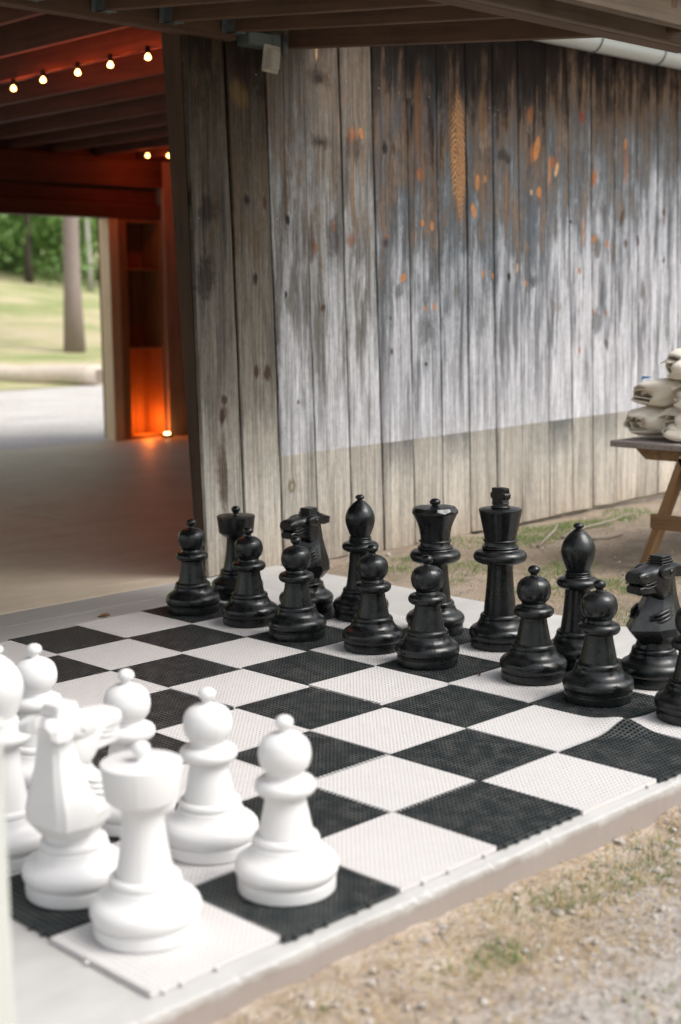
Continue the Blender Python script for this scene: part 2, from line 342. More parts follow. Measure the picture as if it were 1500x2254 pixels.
# per plank: brightness, blue, rise of the weathered zone, darkness at the foot of the paler band
PP = [(.62, .0, .0, 0), (.70, .0, .0, 0), (.76, .25, .45, .0), (.84, .1, .20, .15), (.95, .35, .30, .1), (.84, .45, .0, .85), (.88, .3, -.05, .2), (.88, .75, .12, .8),
      (.95, .65, .15, .3), (1.0, .65, .12, .1), (.98, .8, .05, .3), (1.05, .45, .38, .9), (1.06, .35, .42, .3), (.98, .35, .30, .55), (1.06, .3, .55, .35), (1.04, .2, .60, .0),
      (1.06, .2, .62, .1), (1.06, .2, .60, .1)]
def plank_mat(i):
    br, blue, rise, foot = PP[i] if i < len(PP) else (1.05, .3, -.1, .3)
    t = NT("weathered_plank"); p = t.pos(); x, y, z = t.sep(p); s = i * 7.31 + 1.7
    P2 = t.comb(x, 0., z)
    warp = None; masks = []
    for (kx, kz, rx, rz, tilt, c) in KN.get(i, []):
        v = t.mapping(P2, loc=(kx, 0, kz), rot=(0, radians(tilt), 0), sc=(rx, 1, rz), typ='TEXTURE')
        d = t.length(v); masks.append((d, c, rx))
        if rz < .12 and rx < .05:
            w = t.ma('MULTIPLY', t.mapr(d, 3., .8), .009 * (1 if kx > (SEAM_BOT[i] + SEAM_BOT[i + 1]) / 2 - .03 else -1))
            warp = w if warp is None else t.ma('ADD', warp, w)
    xw = x if warp is None else t.ma('ADD', x, warp)
    g = t.noise(t.comb(t.ma('MULTIPLY', xw, 75.), s, t.ma('MULTIPLY', z, 1.6)), 1., 7, .68, .35)
    g2 = t.noise(t.comb(t.ma('MULTIPLY', xw, 260.), s, t.ma('MULTIPLY', z, 5.)), 1., 4, .65)
    st = t.noise(t.comb(t.ma('MULTIPLY', xw, 19.), s, t.ma('MULTIPLY', z, .60)), 1., 6, .62)
    st2 = t.noise(t.comb(t.ma('MULTIPLY', xw, 48.), s + 3., t.ma('MULTIPLY', z, .9)), 1., 5, .62)
    sm = t.noise(t.comb(t.ma('MULTIPLY', xw, 13.), s + 9., t.ma('MULTIPLY', z, 1.25)), 1., 7, .66, .3)
    ck = t.noise(t.comb(t.ma('MULTIPLY', xw, 95.), s + 5., t.ma('MULTIPLY', z, .8)), 1., 3, .5)
    bl = t.noise(t.comb(t.ma('MULTIPLY', xw, 7.), s, t.ma('MULTIPLY', z, 2.8)), 1., 7, .70)
    mot = t.noise(t.comb(t.ma('MULTIPLY', x, 42.), s, t.ma('MULTIPLY', z, 26.)), 1., 6, .74)
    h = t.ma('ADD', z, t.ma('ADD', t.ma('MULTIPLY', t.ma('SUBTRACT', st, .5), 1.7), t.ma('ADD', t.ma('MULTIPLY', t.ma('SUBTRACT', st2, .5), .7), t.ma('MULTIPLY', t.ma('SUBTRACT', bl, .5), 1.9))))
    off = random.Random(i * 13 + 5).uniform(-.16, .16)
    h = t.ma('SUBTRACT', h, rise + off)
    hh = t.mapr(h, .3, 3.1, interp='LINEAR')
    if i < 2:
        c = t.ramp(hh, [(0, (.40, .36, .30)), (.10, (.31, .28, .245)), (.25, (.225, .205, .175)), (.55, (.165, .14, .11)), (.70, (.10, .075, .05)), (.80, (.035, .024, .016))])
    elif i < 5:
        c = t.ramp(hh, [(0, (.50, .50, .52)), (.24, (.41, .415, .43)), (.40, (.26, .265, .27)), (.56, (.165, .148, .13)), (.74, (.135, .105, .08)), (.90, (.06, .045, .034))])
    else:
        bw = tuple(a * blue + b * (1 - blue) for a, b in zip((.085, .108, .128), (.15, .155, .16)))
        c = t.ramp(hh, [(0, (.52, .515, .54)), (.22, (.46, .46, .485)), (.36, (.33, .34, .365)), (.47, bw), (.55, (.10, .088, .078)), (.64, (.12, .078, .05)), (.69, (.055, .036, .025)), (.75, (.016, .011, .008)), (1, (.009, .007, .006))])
    # charcoal smears running with the grain, paler scoured patches
    zone = t.ma('MULTIPLY', t.mapr(z, .50, 1.25, .35, 1.), t.mapr(z, 2.7, 2.2))
    sm2 = t.noise(t.comb(t.ma('MULTIPLY', xw, 30.), s + 21., t.ma('MULTIPLY', z, 1.9)), 1., 6, .66, .4)
    c = t.mix(t.ma('MULTIPLY', t.ma('MULTIPLY', t.mapr(sm, .47, .62), zone), .80 if i > 1 else .6), c, (.068, .074, .083) if i > 4 else (.085, .078, .070))
    c = t.mix(t.ma('MULTIPLY', t.ma('MULTIPLY', t.mapr(sm2, .50, .62), zone), .62), c, (.095, .097, .102) if i > 4 else (.10, .088, .075))
    c = t.mix(t.ma('MULTIPLY', t.mapr(bl, .50, .62), t.ma('MULTIPLY', t.mapr(h, 1.45, 1.9), t.mapr(z, 2.6, 2.3))), c, (.155, .118, .092) if i > 1 else (.13, .10, .07))
    c = t.mix(t.ma('MULTIPLY', t.ma('MULTIPLY', t.mapr(sm, .42, .28), t.mapr(z, 2.1, 1.6)), .45 if i > 1 else .3), c, (.50, .49, .50) if i > 1 else (.27, .24, .20))
    # paler upper band ends in a straight line, the foot of the boards is bare tan wood
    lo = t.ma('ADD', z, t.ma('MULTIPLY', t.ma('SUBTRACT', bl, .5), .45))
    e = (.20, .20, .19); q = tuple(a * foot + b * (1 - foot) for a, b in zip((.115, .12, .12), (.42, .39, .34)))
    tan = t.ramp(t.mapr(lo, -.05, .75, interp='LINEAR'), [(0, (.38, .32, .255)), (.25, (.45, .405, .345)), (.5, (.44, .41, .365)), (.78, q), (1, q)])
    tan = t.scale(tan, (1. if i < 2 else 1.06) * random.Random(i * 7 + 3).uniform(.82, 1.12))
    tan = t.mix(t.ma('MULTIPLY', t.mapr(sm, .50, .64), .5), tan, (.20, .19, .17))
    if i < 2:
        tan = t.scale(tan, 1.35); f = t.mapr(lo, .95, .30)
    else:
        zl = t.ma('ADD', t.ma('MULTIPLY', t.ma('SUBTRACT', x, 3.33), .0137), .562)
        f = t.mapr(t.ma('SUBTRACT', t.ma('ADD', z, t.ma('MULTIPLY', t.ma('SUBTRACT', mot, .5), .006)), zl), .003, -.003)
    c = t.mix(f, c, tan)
    k = t.ma('MULTIPLY', t.mapr(g, .28, .70, .50, 1.34, 'LINEAR'), t.mapr(g2, .25, .75, .74, 1.18, 'LINEAR'))
    k = t.ma('MULTIPLY', k, t.mapr(ck, .66, .72, 1., .38))
    k = t.ma('MULTIPLY', k, t.ma('MULTIPLY', t.mapr(mot, .3, .7, .80, 1.16, 'LINEAR'), t.mapr(st, .3, .7, .84, 1.14, 'LINEAR')))
    k = t.ma('MULTIPLY', k, br * (1.13 if i > 1 else 1.2))
    c = t.scale(c, k)
    for d, kc, krx in masks:
        a = t.ma('MULTIPLY', t.mapr(t.ma('ADD', d, t.ma('ADD', t.ma('MULTIPLY', t.ma('SUBTRACT', mot, .5), 1.3), t.ma('MULTIPLY', t.ma('SUBTRACT', g, .5), .9))), 1.2, .65), .92)
        if kc[0] > .3 and kc[2] < .2:
            kc2 = t.ramp(t.ma('MULTIPLY', d, t.mapr(g2, .3, .7, .8, 1.2)), [(0, tuple(v * .55 for v in kc)), (.25, kc), (.8, tuple(v * 1.15 for v in kc)), (1., tuple(v * .4 for v in kc))])
            c = t.mix(a, c, kc2)
        else:
            dd = t.ma('ADD', d, t.ma('ADD', t.ma('MULTIPLY', t.ma('SUBTRACT', st, .5), 2.2), t.ma('MULTIPLY', t.ma('SUBTRACT', mot, .5), 1.6)))
            c = t.mix(t.ma('MULTIPLY', t.mapr(dd, 1.5, .5), .75 if krx > .028 else .95), c, t.scale(t.comb(*kc), k))
    if i == 7:   # a tongue of bare heartwood with cathedral figure
        v = t.mapping(P2, loc=(4.735, 0, 2.13), rot=(0, radians(-1.5), 0), sc=(.075, 1, .36), typ='TEXTURE')
        d = t.length(v)
        vv = t.ma('ADD', t.ma('MULTIPLY', z, 1.), t.ma('MULTIPLY', t.ma('ABSOLUTE', t.ma('SUBTRACT', x, 4.70)), 1.6))
        rg = t.ma('SINE', t.ma('ADD', t.ma('MULTIPLY', vv, 190.), t.ma('MULTIPLY', bl, 26.)))
        hc = t.mix(t.mapr(rg, -.5, .6), (.085, .058, .04), (.40, .205, .085))
        a = t.mapr(t.ma('ADD', d, t.ma('MULTIPLY', t.ma('SUBTRACT', st, .5), 1.6)), 1.05, .7)
        c = t.mix(t.ma('MULTIPLY', a, t.mapr(mot, .3, .5, .35, 1.)), c, hc)
    t.set(Base_Color=c, Roughness=.9); t.b.inputs['Specular IOR Level'].default_value = .12
    t.bump(t.ma('ADD', g, t.ma('SUBTRACT', t.ma('MULTIPLY', g2, .6), t.mapr(ck, .66, .72))), .6, .004)
    return t.m
wall = thing("barn_wall", "long barn side wall of grey weathered vertical planks behind the chess set", "wall", (2.8, WY, 0))
def plank(i):
    n = 26; V, F = [], []
    yo = RNG.uniform(-.004, .004); gap = .0035
    xl = lambda z: SEAM_BOT[i] + (SEAM_TOP[i] - SEAM_BOT[i]) * z / 2.98 * 1.0
    xr = lambda z: SEAM_BOT[i + 1] + (SEAM_TOP[i + 1] - SEAM_BOT[i + 1]) * z / 2.98
    jl = np.cumsum(RNG.normal(0, .0012, n + 1)); jr = np.cumsum(RNG.normal(0, .0012, n + 1)); jl -= jl.mean(); jr -= jr.mean()
    jl = np.clip(jl, -.003, .003); jr = np.clip(jr, -.003, .003)
    g_l = {1: .008, 2: .006, 6: .006, 11: .006, 13: .006, 17: .013}.get(i, gap); cup = RNG.uniform(-.003, .003)
    for k in range(n + 1):
        z = BOTS[i] + (ZT - BOTS[i]) * k / n
        a, b = xl(max(z, 0)) + g_l + jl[k], xr(max(z, 0)) - (.008 if i == 0 else gap) + jr[k]
        if k == 0: zz = (z + RNG.uniform(-.006, .006), z + RNG.uniform(-.006, .006))
        else: zz = (z, z)
        m = (a + b) / 2
        row = [(a, yo + .022, zz[0]), (a, yo + .004, zz[0]), (a + .004, yo, zz[0]), (m, yo + cup, (zz[0] + zz[1]) / 2), (b - .004, yo, zz[1]), (b, yo + .004, zz[1]), (b, yo + .022, zz[1])]
        V += [(px - 2.8, py, pz) for px, py, pz in row]
    for k in range(n):
        for j in range(6):
            F.append((k * 7 + j, k * 7 + j + 1, (k + 1) * 7 + j + 1, (k + 1) * 7 + j))
        F.append((k * 7 + 6, k * 7, (k + 1) * 7, (k + 1) * 7 + 6))
    F.append(tuple(range(6, -1, -1))); F.append(tuple(range(n * 7, n * 7 + 7)))
    bm = bmesh.new(); vs = [bm.verts.new(v) for v in V]
    for f in F: bm.faces.new([vs[q] for q in f])
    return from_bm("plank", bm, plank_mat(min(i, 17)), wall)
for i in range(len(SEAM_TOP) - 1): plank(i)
M_post = wood("dark_timber", (.020, .011, .006), (.095, .052, .027), 2)
M_rough = wood("rough_brown_timber", (.026, .013, .0065), (.125, .065, .032), 0)
M_in = wood("reddish_timber", (.035, .013, .007), (.15, .06, .03), 0)
M_inz = wood("reddish_timber_upright", (.05, .02, .01), (.17, .08, .04), 2)
o = box("corner_post", -.072, .0, .024, .165, -.02, 2.62, M_post, wall, .006)
bm = bmesh.new(); bm_box(bm, -.07, .02, .024, .165, -.02, 2.62, .006); o.data = from_bm("tmp", bm).data
bpy.data.objects.remove([q for q in bpy.data.objects if q.name.startswith("tmp")][0]); o.data.materials.append(M_post)
for v in o.data.vertices:         # the post leans with the first boards
    v.co.x = .030 - v.co.z * .027 + (0 if v.co.x < -.03 else .09)
    v.co.y = .026 if v.co.y < .09 else .085 + .030 * v.co.z
for k in range(2): box("light_stop_board", .03, 5.6, .030, .045, .02 + 1.31 * k, 1.32 + 1.31 * k, M_post, wall, .002)  # unseen boards added behind the planks to stop light leaking through the gaps
nm = bmesh.new()
for i in range(len(SEAM_TOP) - 1):
    for zz in (.62, 1.74, 2.45):
        for q in (.2, .78):
            if random.random() < .55: continue
            xx = SEAM_BOT[i] + (SEAM_BOT[i + 1] - SEAM_BOT[i]) * q + (SEAM_TOP[i] - SEAM_BOT[i]) * zz / 2.98
            bmesh.ops.create_circle(nm, cap_ends=True, radius=.0032, segments=8, matrix=Matrix.Translation((xx - 2.8 + random.uniform(-.01, .01), -.0045 - .001, zz + random.uniform(-.02, .02))) @ Matrix.Rotation(pi / 2, 4, 'X'))
M_nail = simple("nail_steel", (.34, .33, .31), .45, .2, 30, metal=.8)
kind(from_bm("nail_heads", nm, M_nail, wall), 'stuff')

# ---- lean-to roof over the chess slab --------------------------------------
roof = thing("lean_to_roof", "dark timber lean-to roof with exposed rafters above the chess set", "roof", (0, 3.2, 2.6))
def rp(x, y, z): return (x, y - 3.2, z - 2.6)
beam("ledger_beam", rp(-2.6, 3.235, 2.575), rp(3.045, 3.235, 2.575), .07, .19, M_rough, roof)
M_galv = simple("galvanised_steel", (.20, .23, .23), .48, .25, 40, metal=.85)
SL = .104
RX = [2.999 - .37 * k for k in range(14)] + [3.385]
hang = None
for k, x in enumerate(RX):
    w = .042 if k < 14 else .05
    r = beam("rafter", rp(x, 3.185, 2.603 if k < 14 else 2.572), rp(x, .78, (2.603 if k < 14 else 2.572) - SL * 2.405), w, .14, M_rough, roof)
    if k < 14:
        hb = bmesh.new()
        bm_box(hb, -.006, .075, -w / 2 - .004, w / 2 + .004, -.006, -.0005)
        bm_box(hb, -.006, .05, -w / 2 - .004, -w / 2 - .0008, -.006, .10)
        bm_box(hb, -.006, .05, w / 2 + .0008, w / 2 + .004, -.006, .10)
        bm_box(hb, -.010, -.006, -w / 2 - .03, -w / 2, -.006, .10); bm_box(hb, -.010, -.006, w / 2, w / 2 + .03, -.006, .10)
        hg = from_bm("joist_hanger", hb, M_galv, r)
beam("outer_beam", rp(-2.6, 1.14, 2.325), rp(3.66, 1.14, 2.325), .085, .10, M_rough, roof)
M_grey = wood("grey_timber", (.04, .027, .016), (.15, .105, .065), 0)
beam("eave_board", rp(-2.6, .80, 2.30), rp(3.66, .80, 2.30), .04, .19, M_grey, roof)
beam("eave_board", rp(-2.6, 1.06, 2.32), rp(3.66, 1.06, 2.32), .038, .15, M_grey, roof)
for k in range(13):                                                 # deck boards lie on the rafters
    y0 = 3.19 - k * .195
    zc = 2.603 + .142 - SL * (3.185 - y0)
    beam("deck_board", rp(-2.6, y0 - .095, zc - SL * .095), rp(3.64, y0 - .095, zc - SL * .095), .185, .02, M_rough, roof, .002)

box("support_post", -1.36, -1.25, 1.09 - 3.2, 1.19 - 3.2, -2.6, -.277, M_grey, roof, .006)
box("support_post", -2.55, -2.44, 3.19 - 3.2, 3.27 - 3.2, -2.6, -.027, M_grey, roof, .006)
# ---- barn frame: ceiling joists, deck, rear wall ---------------------------
frame = thing("barn_ceiling", "dim ceiling of timber joists glowing red inside the barn hall", "ceiling", (3, 6.4, 2.78))
for x in (-2.1, -1.6, -1.05, -.5, .02, .54, 1.06, 1.58, 2.1, 2.6, 3.12, 3.62, 4.19, 4.71, 5.29, 5.77, 6.25, 6.75, 7.25, 7.75):
    beam("joist", (x - 3, 3.31 - 6.4, 0), (x - 3, 9.56 - 6.4, 0), .045, .19, M_in, frame)
for k in range(33):
    w = .19
    y = 3.30 + .19 * k + .095
    beam("deck_board", (-2.6 - 3, y - 6.4, .192 + .002 * (k % 3)), (8.0 - 3, y - 6.4, .192 + .002 * (k % 3)), .172, .022, M_in, frame, .002)
rear = thing("barn_rear_wall", "rear barn wall with a wide open doorway lit red inside", "wall", (7, 9.55, 0))
def rw(name, x0, x1, z0, z1, mat, y0=0., y1=.05, par=None): return box(name, x0 - 7, x1 - 7, y0, y1, z0, z1, mat, par or rear, .006)
rw("header_beam", -2.6, 7.49, 2.50, 2.77, M_in, -.06, .10)
rw("rim_board", -2.6, 7.95, 2.772, 2.985, M_in, .02, .06)
rw("header_board", -2.6, 7.49, 2.345, 2.498, M_in, .03, .10)
rw("lintel", -2.6, 7.49, 2.195, 2.343, M_in, -.02, .12)
M_jamb = wood("pale_jamb_wood", (.64, .46, .26), (.90, .74, .50), 2)
rw("door_jamb", 6.845, 6.965, .0, 2.193, M_jamb, -.005, .16)
M_brownp = wood("brown_plank", (.28, .18, .11), (.66, .50, .37), 2)
rw("plank", 7.50, 7.735, .0, 2.77, M_brownp, -.05, -.01)
rw("plank", 7.74, 7.95, .0, 2.77, M_brownp, -.045, -.005)
x = -2.6
while x < -.5:
    rw("plank", x, x + .205, .0, 2.193, M_inz, .0, .03); x += .212
rw("door_jamb", -.26, -.14, .0, 2.193, M_jamb, -.005, .16)  # unseen jamb, doorway widened on this side to let more daylight in
rw("back_sheet", 6.968, 7.95, .0, 2.95, M_inz, .34, .36)
# a shelf niche right of the doorway
cab = thing("shelf_niche", "tall narrow wooden shelf niche glowing orange beside the rear doorway", "shelf", (7.28, 9.55, 0))
M_cab = wood("orange_shelf_wood", (.22, .10, .035), (.46, .25, .10), 2)
def cb(name, x0, x1, y0, y1, z0, z1, m=None): return box(name, x0 - 7.28, x1 - 7.28, y0, y1, z0, z1, m or M_cab, cab, .004)
cb("side_panel", 6.968, 7.055, -.012, .33, .0, 2.19)
cb("side_panel", 7.468, 7.498, -.01, .33, .0, 2.19)
cb("shelf", 7.057, 7.466, .0, .30, 1.685, 1.712); cb("shelf", 7.057, 7.466, .0, .30, .902, .932)
cb("bottom_board", 7.057, 7.466, .0, .30, .0, .03); cb("top_board", 7.057, 7.466, -.005, .30, 2.16, 2.19)
for k in range(3): cb("back_plank", 7.058 + .1365 * k, 7.190 + .1365 * k, .302, .322, .0, 2.19)
# side walls of the hall
sw = thing("barn_end_wall", "shadowed inner end wall of vertical planks inside the barn hall", "wall", (7.97, 6.4, 0))
for k in range(30): box("plank", 0, .03, 3.30 + .208 * k - 6.4, 3.30 + .208 * k + .203 - 6.4, 0, 2.97, M_inz, sw, .003)
# main barn roof
M_tin = simple("roof_metal", (.30, .31, .31), .45, .15, 3, metal=.6)
mr = thing("barn_roof", "metal barn roof whose eave overhangs the plank wall", "roof", (3, 6.4, 3.0))
for sgn in (-1, 1):
    v = [(-6, sgn * 3.36, -.02), (6.2, sgn * 3.36, -.02), (6.2, 0, 1.25), (-6, 0, 1.25)]
    v2 = [(a, b, c + .03) for a, b, c in v]
    mesh("roof_sheet", v + v2, [(3, 2, 1, 0), (4, 5, 6, 7), (0, 1, 5, 4), (1, 2, 6, 5), (2, 3, 7, 6), (3, 0, 4, 7)], M_tin, mr)
box("gable_end", 6.02, 6.05, -3.3, 3.3, -.03, .2, M_grey, mr); box("soffit_board", -6, 6.2, -3.33, -3.13, -.05, -.022, M_rough, mr)

# gutter under the eave
M_gut = simple("gutter_metal", (.52, .565, .555), .38, .08, 6, metal=.25)
gut = thing("rain_gutter", "pale grey half-round rain gutter under the barn eave", "gutter", (6.2, 2.95, 2.86))
V, F = [], []; nL, nA = 24, 14
for i in range(nL + 1):
    xx = -1.9 + (4.2 * i / nL)
    for j in range(nA + 1):
        a = pi + pi * j / nA; V.append((xx, .072 * cos(a), .085 * sin(a)))
for i in range(nL):
    for j in range(nA):
        F.append((i * (nA + 1) + j, i * (nA + 1) + j + 1, (i + 1) * (nA + 1) + j + 1, (i + 1) * (nA + 1) + j))
g = mesh("gutter_trough", V, F, M_gut, gut, True); md = g.modifiers.new("s", 'SOLIDIFY'); md.thickness = .004
tube("rolled_lip", [(-1.9, -.074, .0), (2.3, -.074, .0)], .010, M_gut, gut)
for xx in (-.62, .05, .72, 1.4):
    tube("hanger_strap", [(xx, .0765 * cos(pi + pi * j / 12) * 1.0, .0895 * sin(pi + pi * j / 12)) for j in range(13)], .0045, simple("strap_metal", (.20, .23, .23), .5, .1, metal=.5), gut, 6)

# ---- outdoors beyond the hall ----------------------------------------------
def sheet(name, x0, x1, y0, y1, n, m, zf, mat):
    V = [(x0 + (x1 - x0) * i / n, y0 + (y1 - y0) * j / m, 0) for i in range(n + 1) for j in range(m + 1)]
    V = [(a, b, zf(a, b)) for a, b, _ in V]
    F = [(i * (m + 1) + j, (i + 1) * (m + 1) + j, (i + 1) * (m + 1) + j + 1, i * (m + 1) + j + 1) for i in range(n) for j in range(m)]
    return kind(mesh(name, V, F, mat, None, True), 'structure')
tg = NT("pale_gravel"); p = tg.pos(); a = tg.noise(p, 26., 5, .75); b = tg.noise(p, .9, 4, .6)
tg.set(Base_Color=tg.ramp(tg.ma('ADD', tg.ma('MULTIPLY', a, .7), tg.ma('MULTIPLY', b, .3)), [(.32, (.33, .30, .28)), (.5, (.53, .50, .475)), (.68, (.68, .65, .62))]), Roughness=.95); tg.bump(a, .8, .02)
def yard_h(x, y): return -.03 + .012 * sin(x * 1.3) * sin(y * .9)
sheet("gravel_yard", -40, 60, 9.63, 19.6, 60, 14, yard_h, tg.m)
tl = NT("dry_lawn"); p = tl.pos(); a = tl.noise(p, .45, 5, .6); b = tl.noise(p, 9., 5, .7); px, py, pz = tl.sep(p)
a2 = tl.noise(tl.mapping(p, sc=(.25, 1., 1.)), .55, 4, .6)
f = tl.ma('ADD', tl.ma('MULTIPLY', a, .45), tl.ma('ADD', tl.ma('MULTIPLY', a2, .45), tl.ma('MULTIPLY', b, .22)))
tl.set(Base_Color=tl.ramp(f, [(.36, (.17, .24, .075)), (.50, (.29, .32, .13)), (.60, (.48, .42, .25)), (.72, (.58, .49, .35))]), Roughness=.95); tl.bump(b, .8, .05)
def hill(x, y):
    d = y - 19.0
    return -.02 + (.075 * max(0, d) + .0022 * max(0, d) ** 2 if d < 28 else .075 * 28 + .0022 * 784 + .2 * (d - 28)) - .11 * max(-9, min(9, x - 23)) * sstep(24, 44, y) + .12 * (sin(x * .31) * cos(y * .23)) * min(1, max(0, d) / 6)
sheet("lawn", -60, 90, 18.6, 95, 90, 70, hill, tl.m)
M_log = wood("bleached_log", (.40, .33, .26), (.72, .63, .53), 0)
log = thing("fallen_log", "bleached barkless log lying at the edge of the gravel yard", "log", (13.0, 18.50, .15))
dvec = Vector((-.52, .854, 0)).normalized()
pts = [dvec * (.25 * k) + Vector((0, 0, .012 * sin(k * .9))) for k in range(27)]
tube("log_body", pts, [.185 + .008 * sin(k * 1.7) for k in range(27)], M_log, log, 18)
M_end = simple("log_end_grain", (.20, .16, .13), .9, .4, 14)
e = mesh("cut_end", [tuple(dvec * -.004 + Vector((-dvec.y * cos(2 * pi * k / 18), dvec.x * cos(2 * pi * k / 18), sin(2 * pi * k / 18))) * .155) for k in range(18)], [tuple(range(18))], M_end, log)

# trees
M_bark = simple("grey_bark", (.27, .215, .195), .95, .35, 7, bump=.6, stretch=(6, 6, 1))
M_birch = simple("pale_bark", (.46, .43, .42), .9, .3, 7, bump=.3, stretch=(5, 5, 1))
M_dbark = simple("dark_bark", (.07, .055, .045), .95, .35, 7, bump=.5, stretch=(6, 6, 1))
def leaf_mat(name, a, b):
    t = NT(name); r = t.n('ObjectInfo'); p = t.pos()
    f = t.noise(p, .8, 4, .7); f2 = t.noise(p, 6., 2, .5)
    c = t.mix(t.ma('ADD', t.ma('MULTIPLY', f, .6), t.ma('MULTIPLY', f2, .4)), a, b)
    t.set(Base_Color=c, Roughness=.55)
    tr = t.n('BsdfTranslucent'); t.put(tr.inputs[0], t.mix(.5, c, (.25, .40, .06)))
    mx = t.n('MixShader'); mx.inputs[0].default_value = .52
    t.t.links.new(t.b.outputs[0], mx.inputs[1]); t.t.links.new(tr.outputs[0], mx.inputs[2]); t.t.links.new(mx.outputs[0], t.out.inputs[0])
    return t.m
M_leaf = [leaf_mat("leaf_green", (.19, .35, .13), (.36, .53, .23)), leaf_mat("leaf_blue_green", (.16, .34, .16), (.32, .51, .27)), leaf_mat("leaf_yellow_green", (.24, .38, .13), (.43, .56, .24))]
def crown_mesh(n, rx, rz, z0, seed, mat, size=.17):
    r = np.random.default_rng(seed); V, F = [], []
    nb = 26; cs = r.normal(0, .5, (nb, 3)); cs /= np.maximum(1, np.linalg.norm(cs, axis=1))[:, None]
    for k in range(n):
        c = cs[r.integers(nb)] + r.normal(0, .17, 3)
        c = np.array([c[0] * rx, c[1] * rx, z0 + rz + c[2] * rz])
        a = r.normal(0, 1, 3); a /= np.linalg.norm(a); b = np.cross(a, r.normal(0, 1, 3)); b /= np.linalg.norm(b)
        s = size * r.uniform(.6, 1.3); i = len(V)
        V += [tuple(c - a * s), tuple(c + b * s * .5), tuple(c + a * s), tuple(c - b * s * .5)]; F.append((i, i + 1, i + 2, i + 3))
    me = bpy.data.meshes.new("crown"); me.from_pydata(V, [], F); me.materials.append(mat); return me
crowns = [crown_mesh(3600, 2.9, 3.4, .3, 3, M_leaf[0]), crown_mesh(3600, 2.6, 2.7, .1, 4, M_leaf[1]), crown_mesh(3200, 3.2, 3.0, .2, 5, M_leaf[2])]
high = crown_mesh(3000, 3.2, 2.6, 6.2, 8, M_leaf[0])
def tree(x, y, h, r, bark, crown, label, name="tree", sc=1.0, group="trees on the slope behind the barn"):
    z = hill(x, y) - .05
    t = thing(name, label, "tree", (x, y, z), group)
    pts = [(random.uniform(-.03, .03) * k, random.uniform(-.03, .03) * k, h * k / 7) for k in range(8)]
    tube("trunk", pts, [r * (1.25 if k == 0 else 1.03) * (1 - .075 * k) for k in range(8)], bark, t, 12)
    for j in range(4):
        a = random.uniform(0, 6.28); zz = h * random.uniform(.5, .9)
        tube("limb", [(0, 0, zz), (.7 * cos(a), .7 * sin(a), zz + .45), (1.5 * cos(a), 1.5 * sin(a), zz + .75)], [r * .35, r * .25, r * .1], bark, t, 7)
    if crown is not None:
        c = bpy.data.objects.new("crown", crown); link(c, t); c.scale = (sc, sc, sc); c.rotation_euler.z = random.uniform(0, 6.28)
    return t

# ================================================================= CHESS BOARD
def plastic(name, c0, c1, rough0, rough1, dust, dcol=(.30, .28, .25)):
    t = NT(name); o = t.obj(); inf = t.n('ObjectInfo').outputs['Random']
    o = t.mapping(o, loc=(0, 0, 0)); sh = t.n('VectorMath'); t.put(sh.inputs[0], o); t.put(sh.inputs[1], t.comb(t.ma('MULTIPLY', inf, 9.), 0., 0.)); o = sh.outputs[0]
    f = t.noise(o, 20., 6, .68); f2 = t.noise(o, 5., 4, .6); d = t.noise(o, 130., 3, .7)
    sc = t.noise(t.mapping(o, rot=(.5, .3, .8), sc=(260., 14., 20.)), 1., 2, .5)
    c = t.mix(f2, c0, c1)
    nz = t.sep(t.n('NewGeometry').outputs['Normal'])[2]
    dm = t.ma('MULTIPLY', t.ma('ADD', t.mapr(nz, .1, 1.), .22), t.ma('MULTIPLY', t.mapr(f, .38, .72), t.mapr(d, .35, .7, .4, 1.)))
    dm = t.ma('ADD', dm, t.ma('MULTIPLY', t.mapr(sc, .68, .76), .5))
    c = t.mix(t.ma('MULTIPLY', dm, dust, clamp=True), c, dcol)
    t.set(Base_Color=c, Roughness=t.ma('ADD', t.mapr(f, .3, .72, rough0, rough1), t.ma('MULTIPLY', t.mapr(sc, .66, .76), .2))); t.bump(t.ma('ADD', d, t.ma('MULTIPLY', sc, .4)), .04, .001)
    return t.m
M_blk = plastic("black_plastic", (.0035, .0045, .005), (.006, .0075, .008), .20, .42, .05)
M_wht = plastic("white_plastic", (.715, .705, .70), (.755, .75, .745), .38, .52, .22, (.50, .47, .43))
M_tb = plastic("black_tile_plastic", (.016, .021, .022), (.026, .032, .033), .42, .6, .22)
M_tw = plastic("white_tile_plastic", (.58, .555, .545), (.65, .63, .62), .5, .65, .16, (.38, .34, .30))
NH, TH = 22, .013
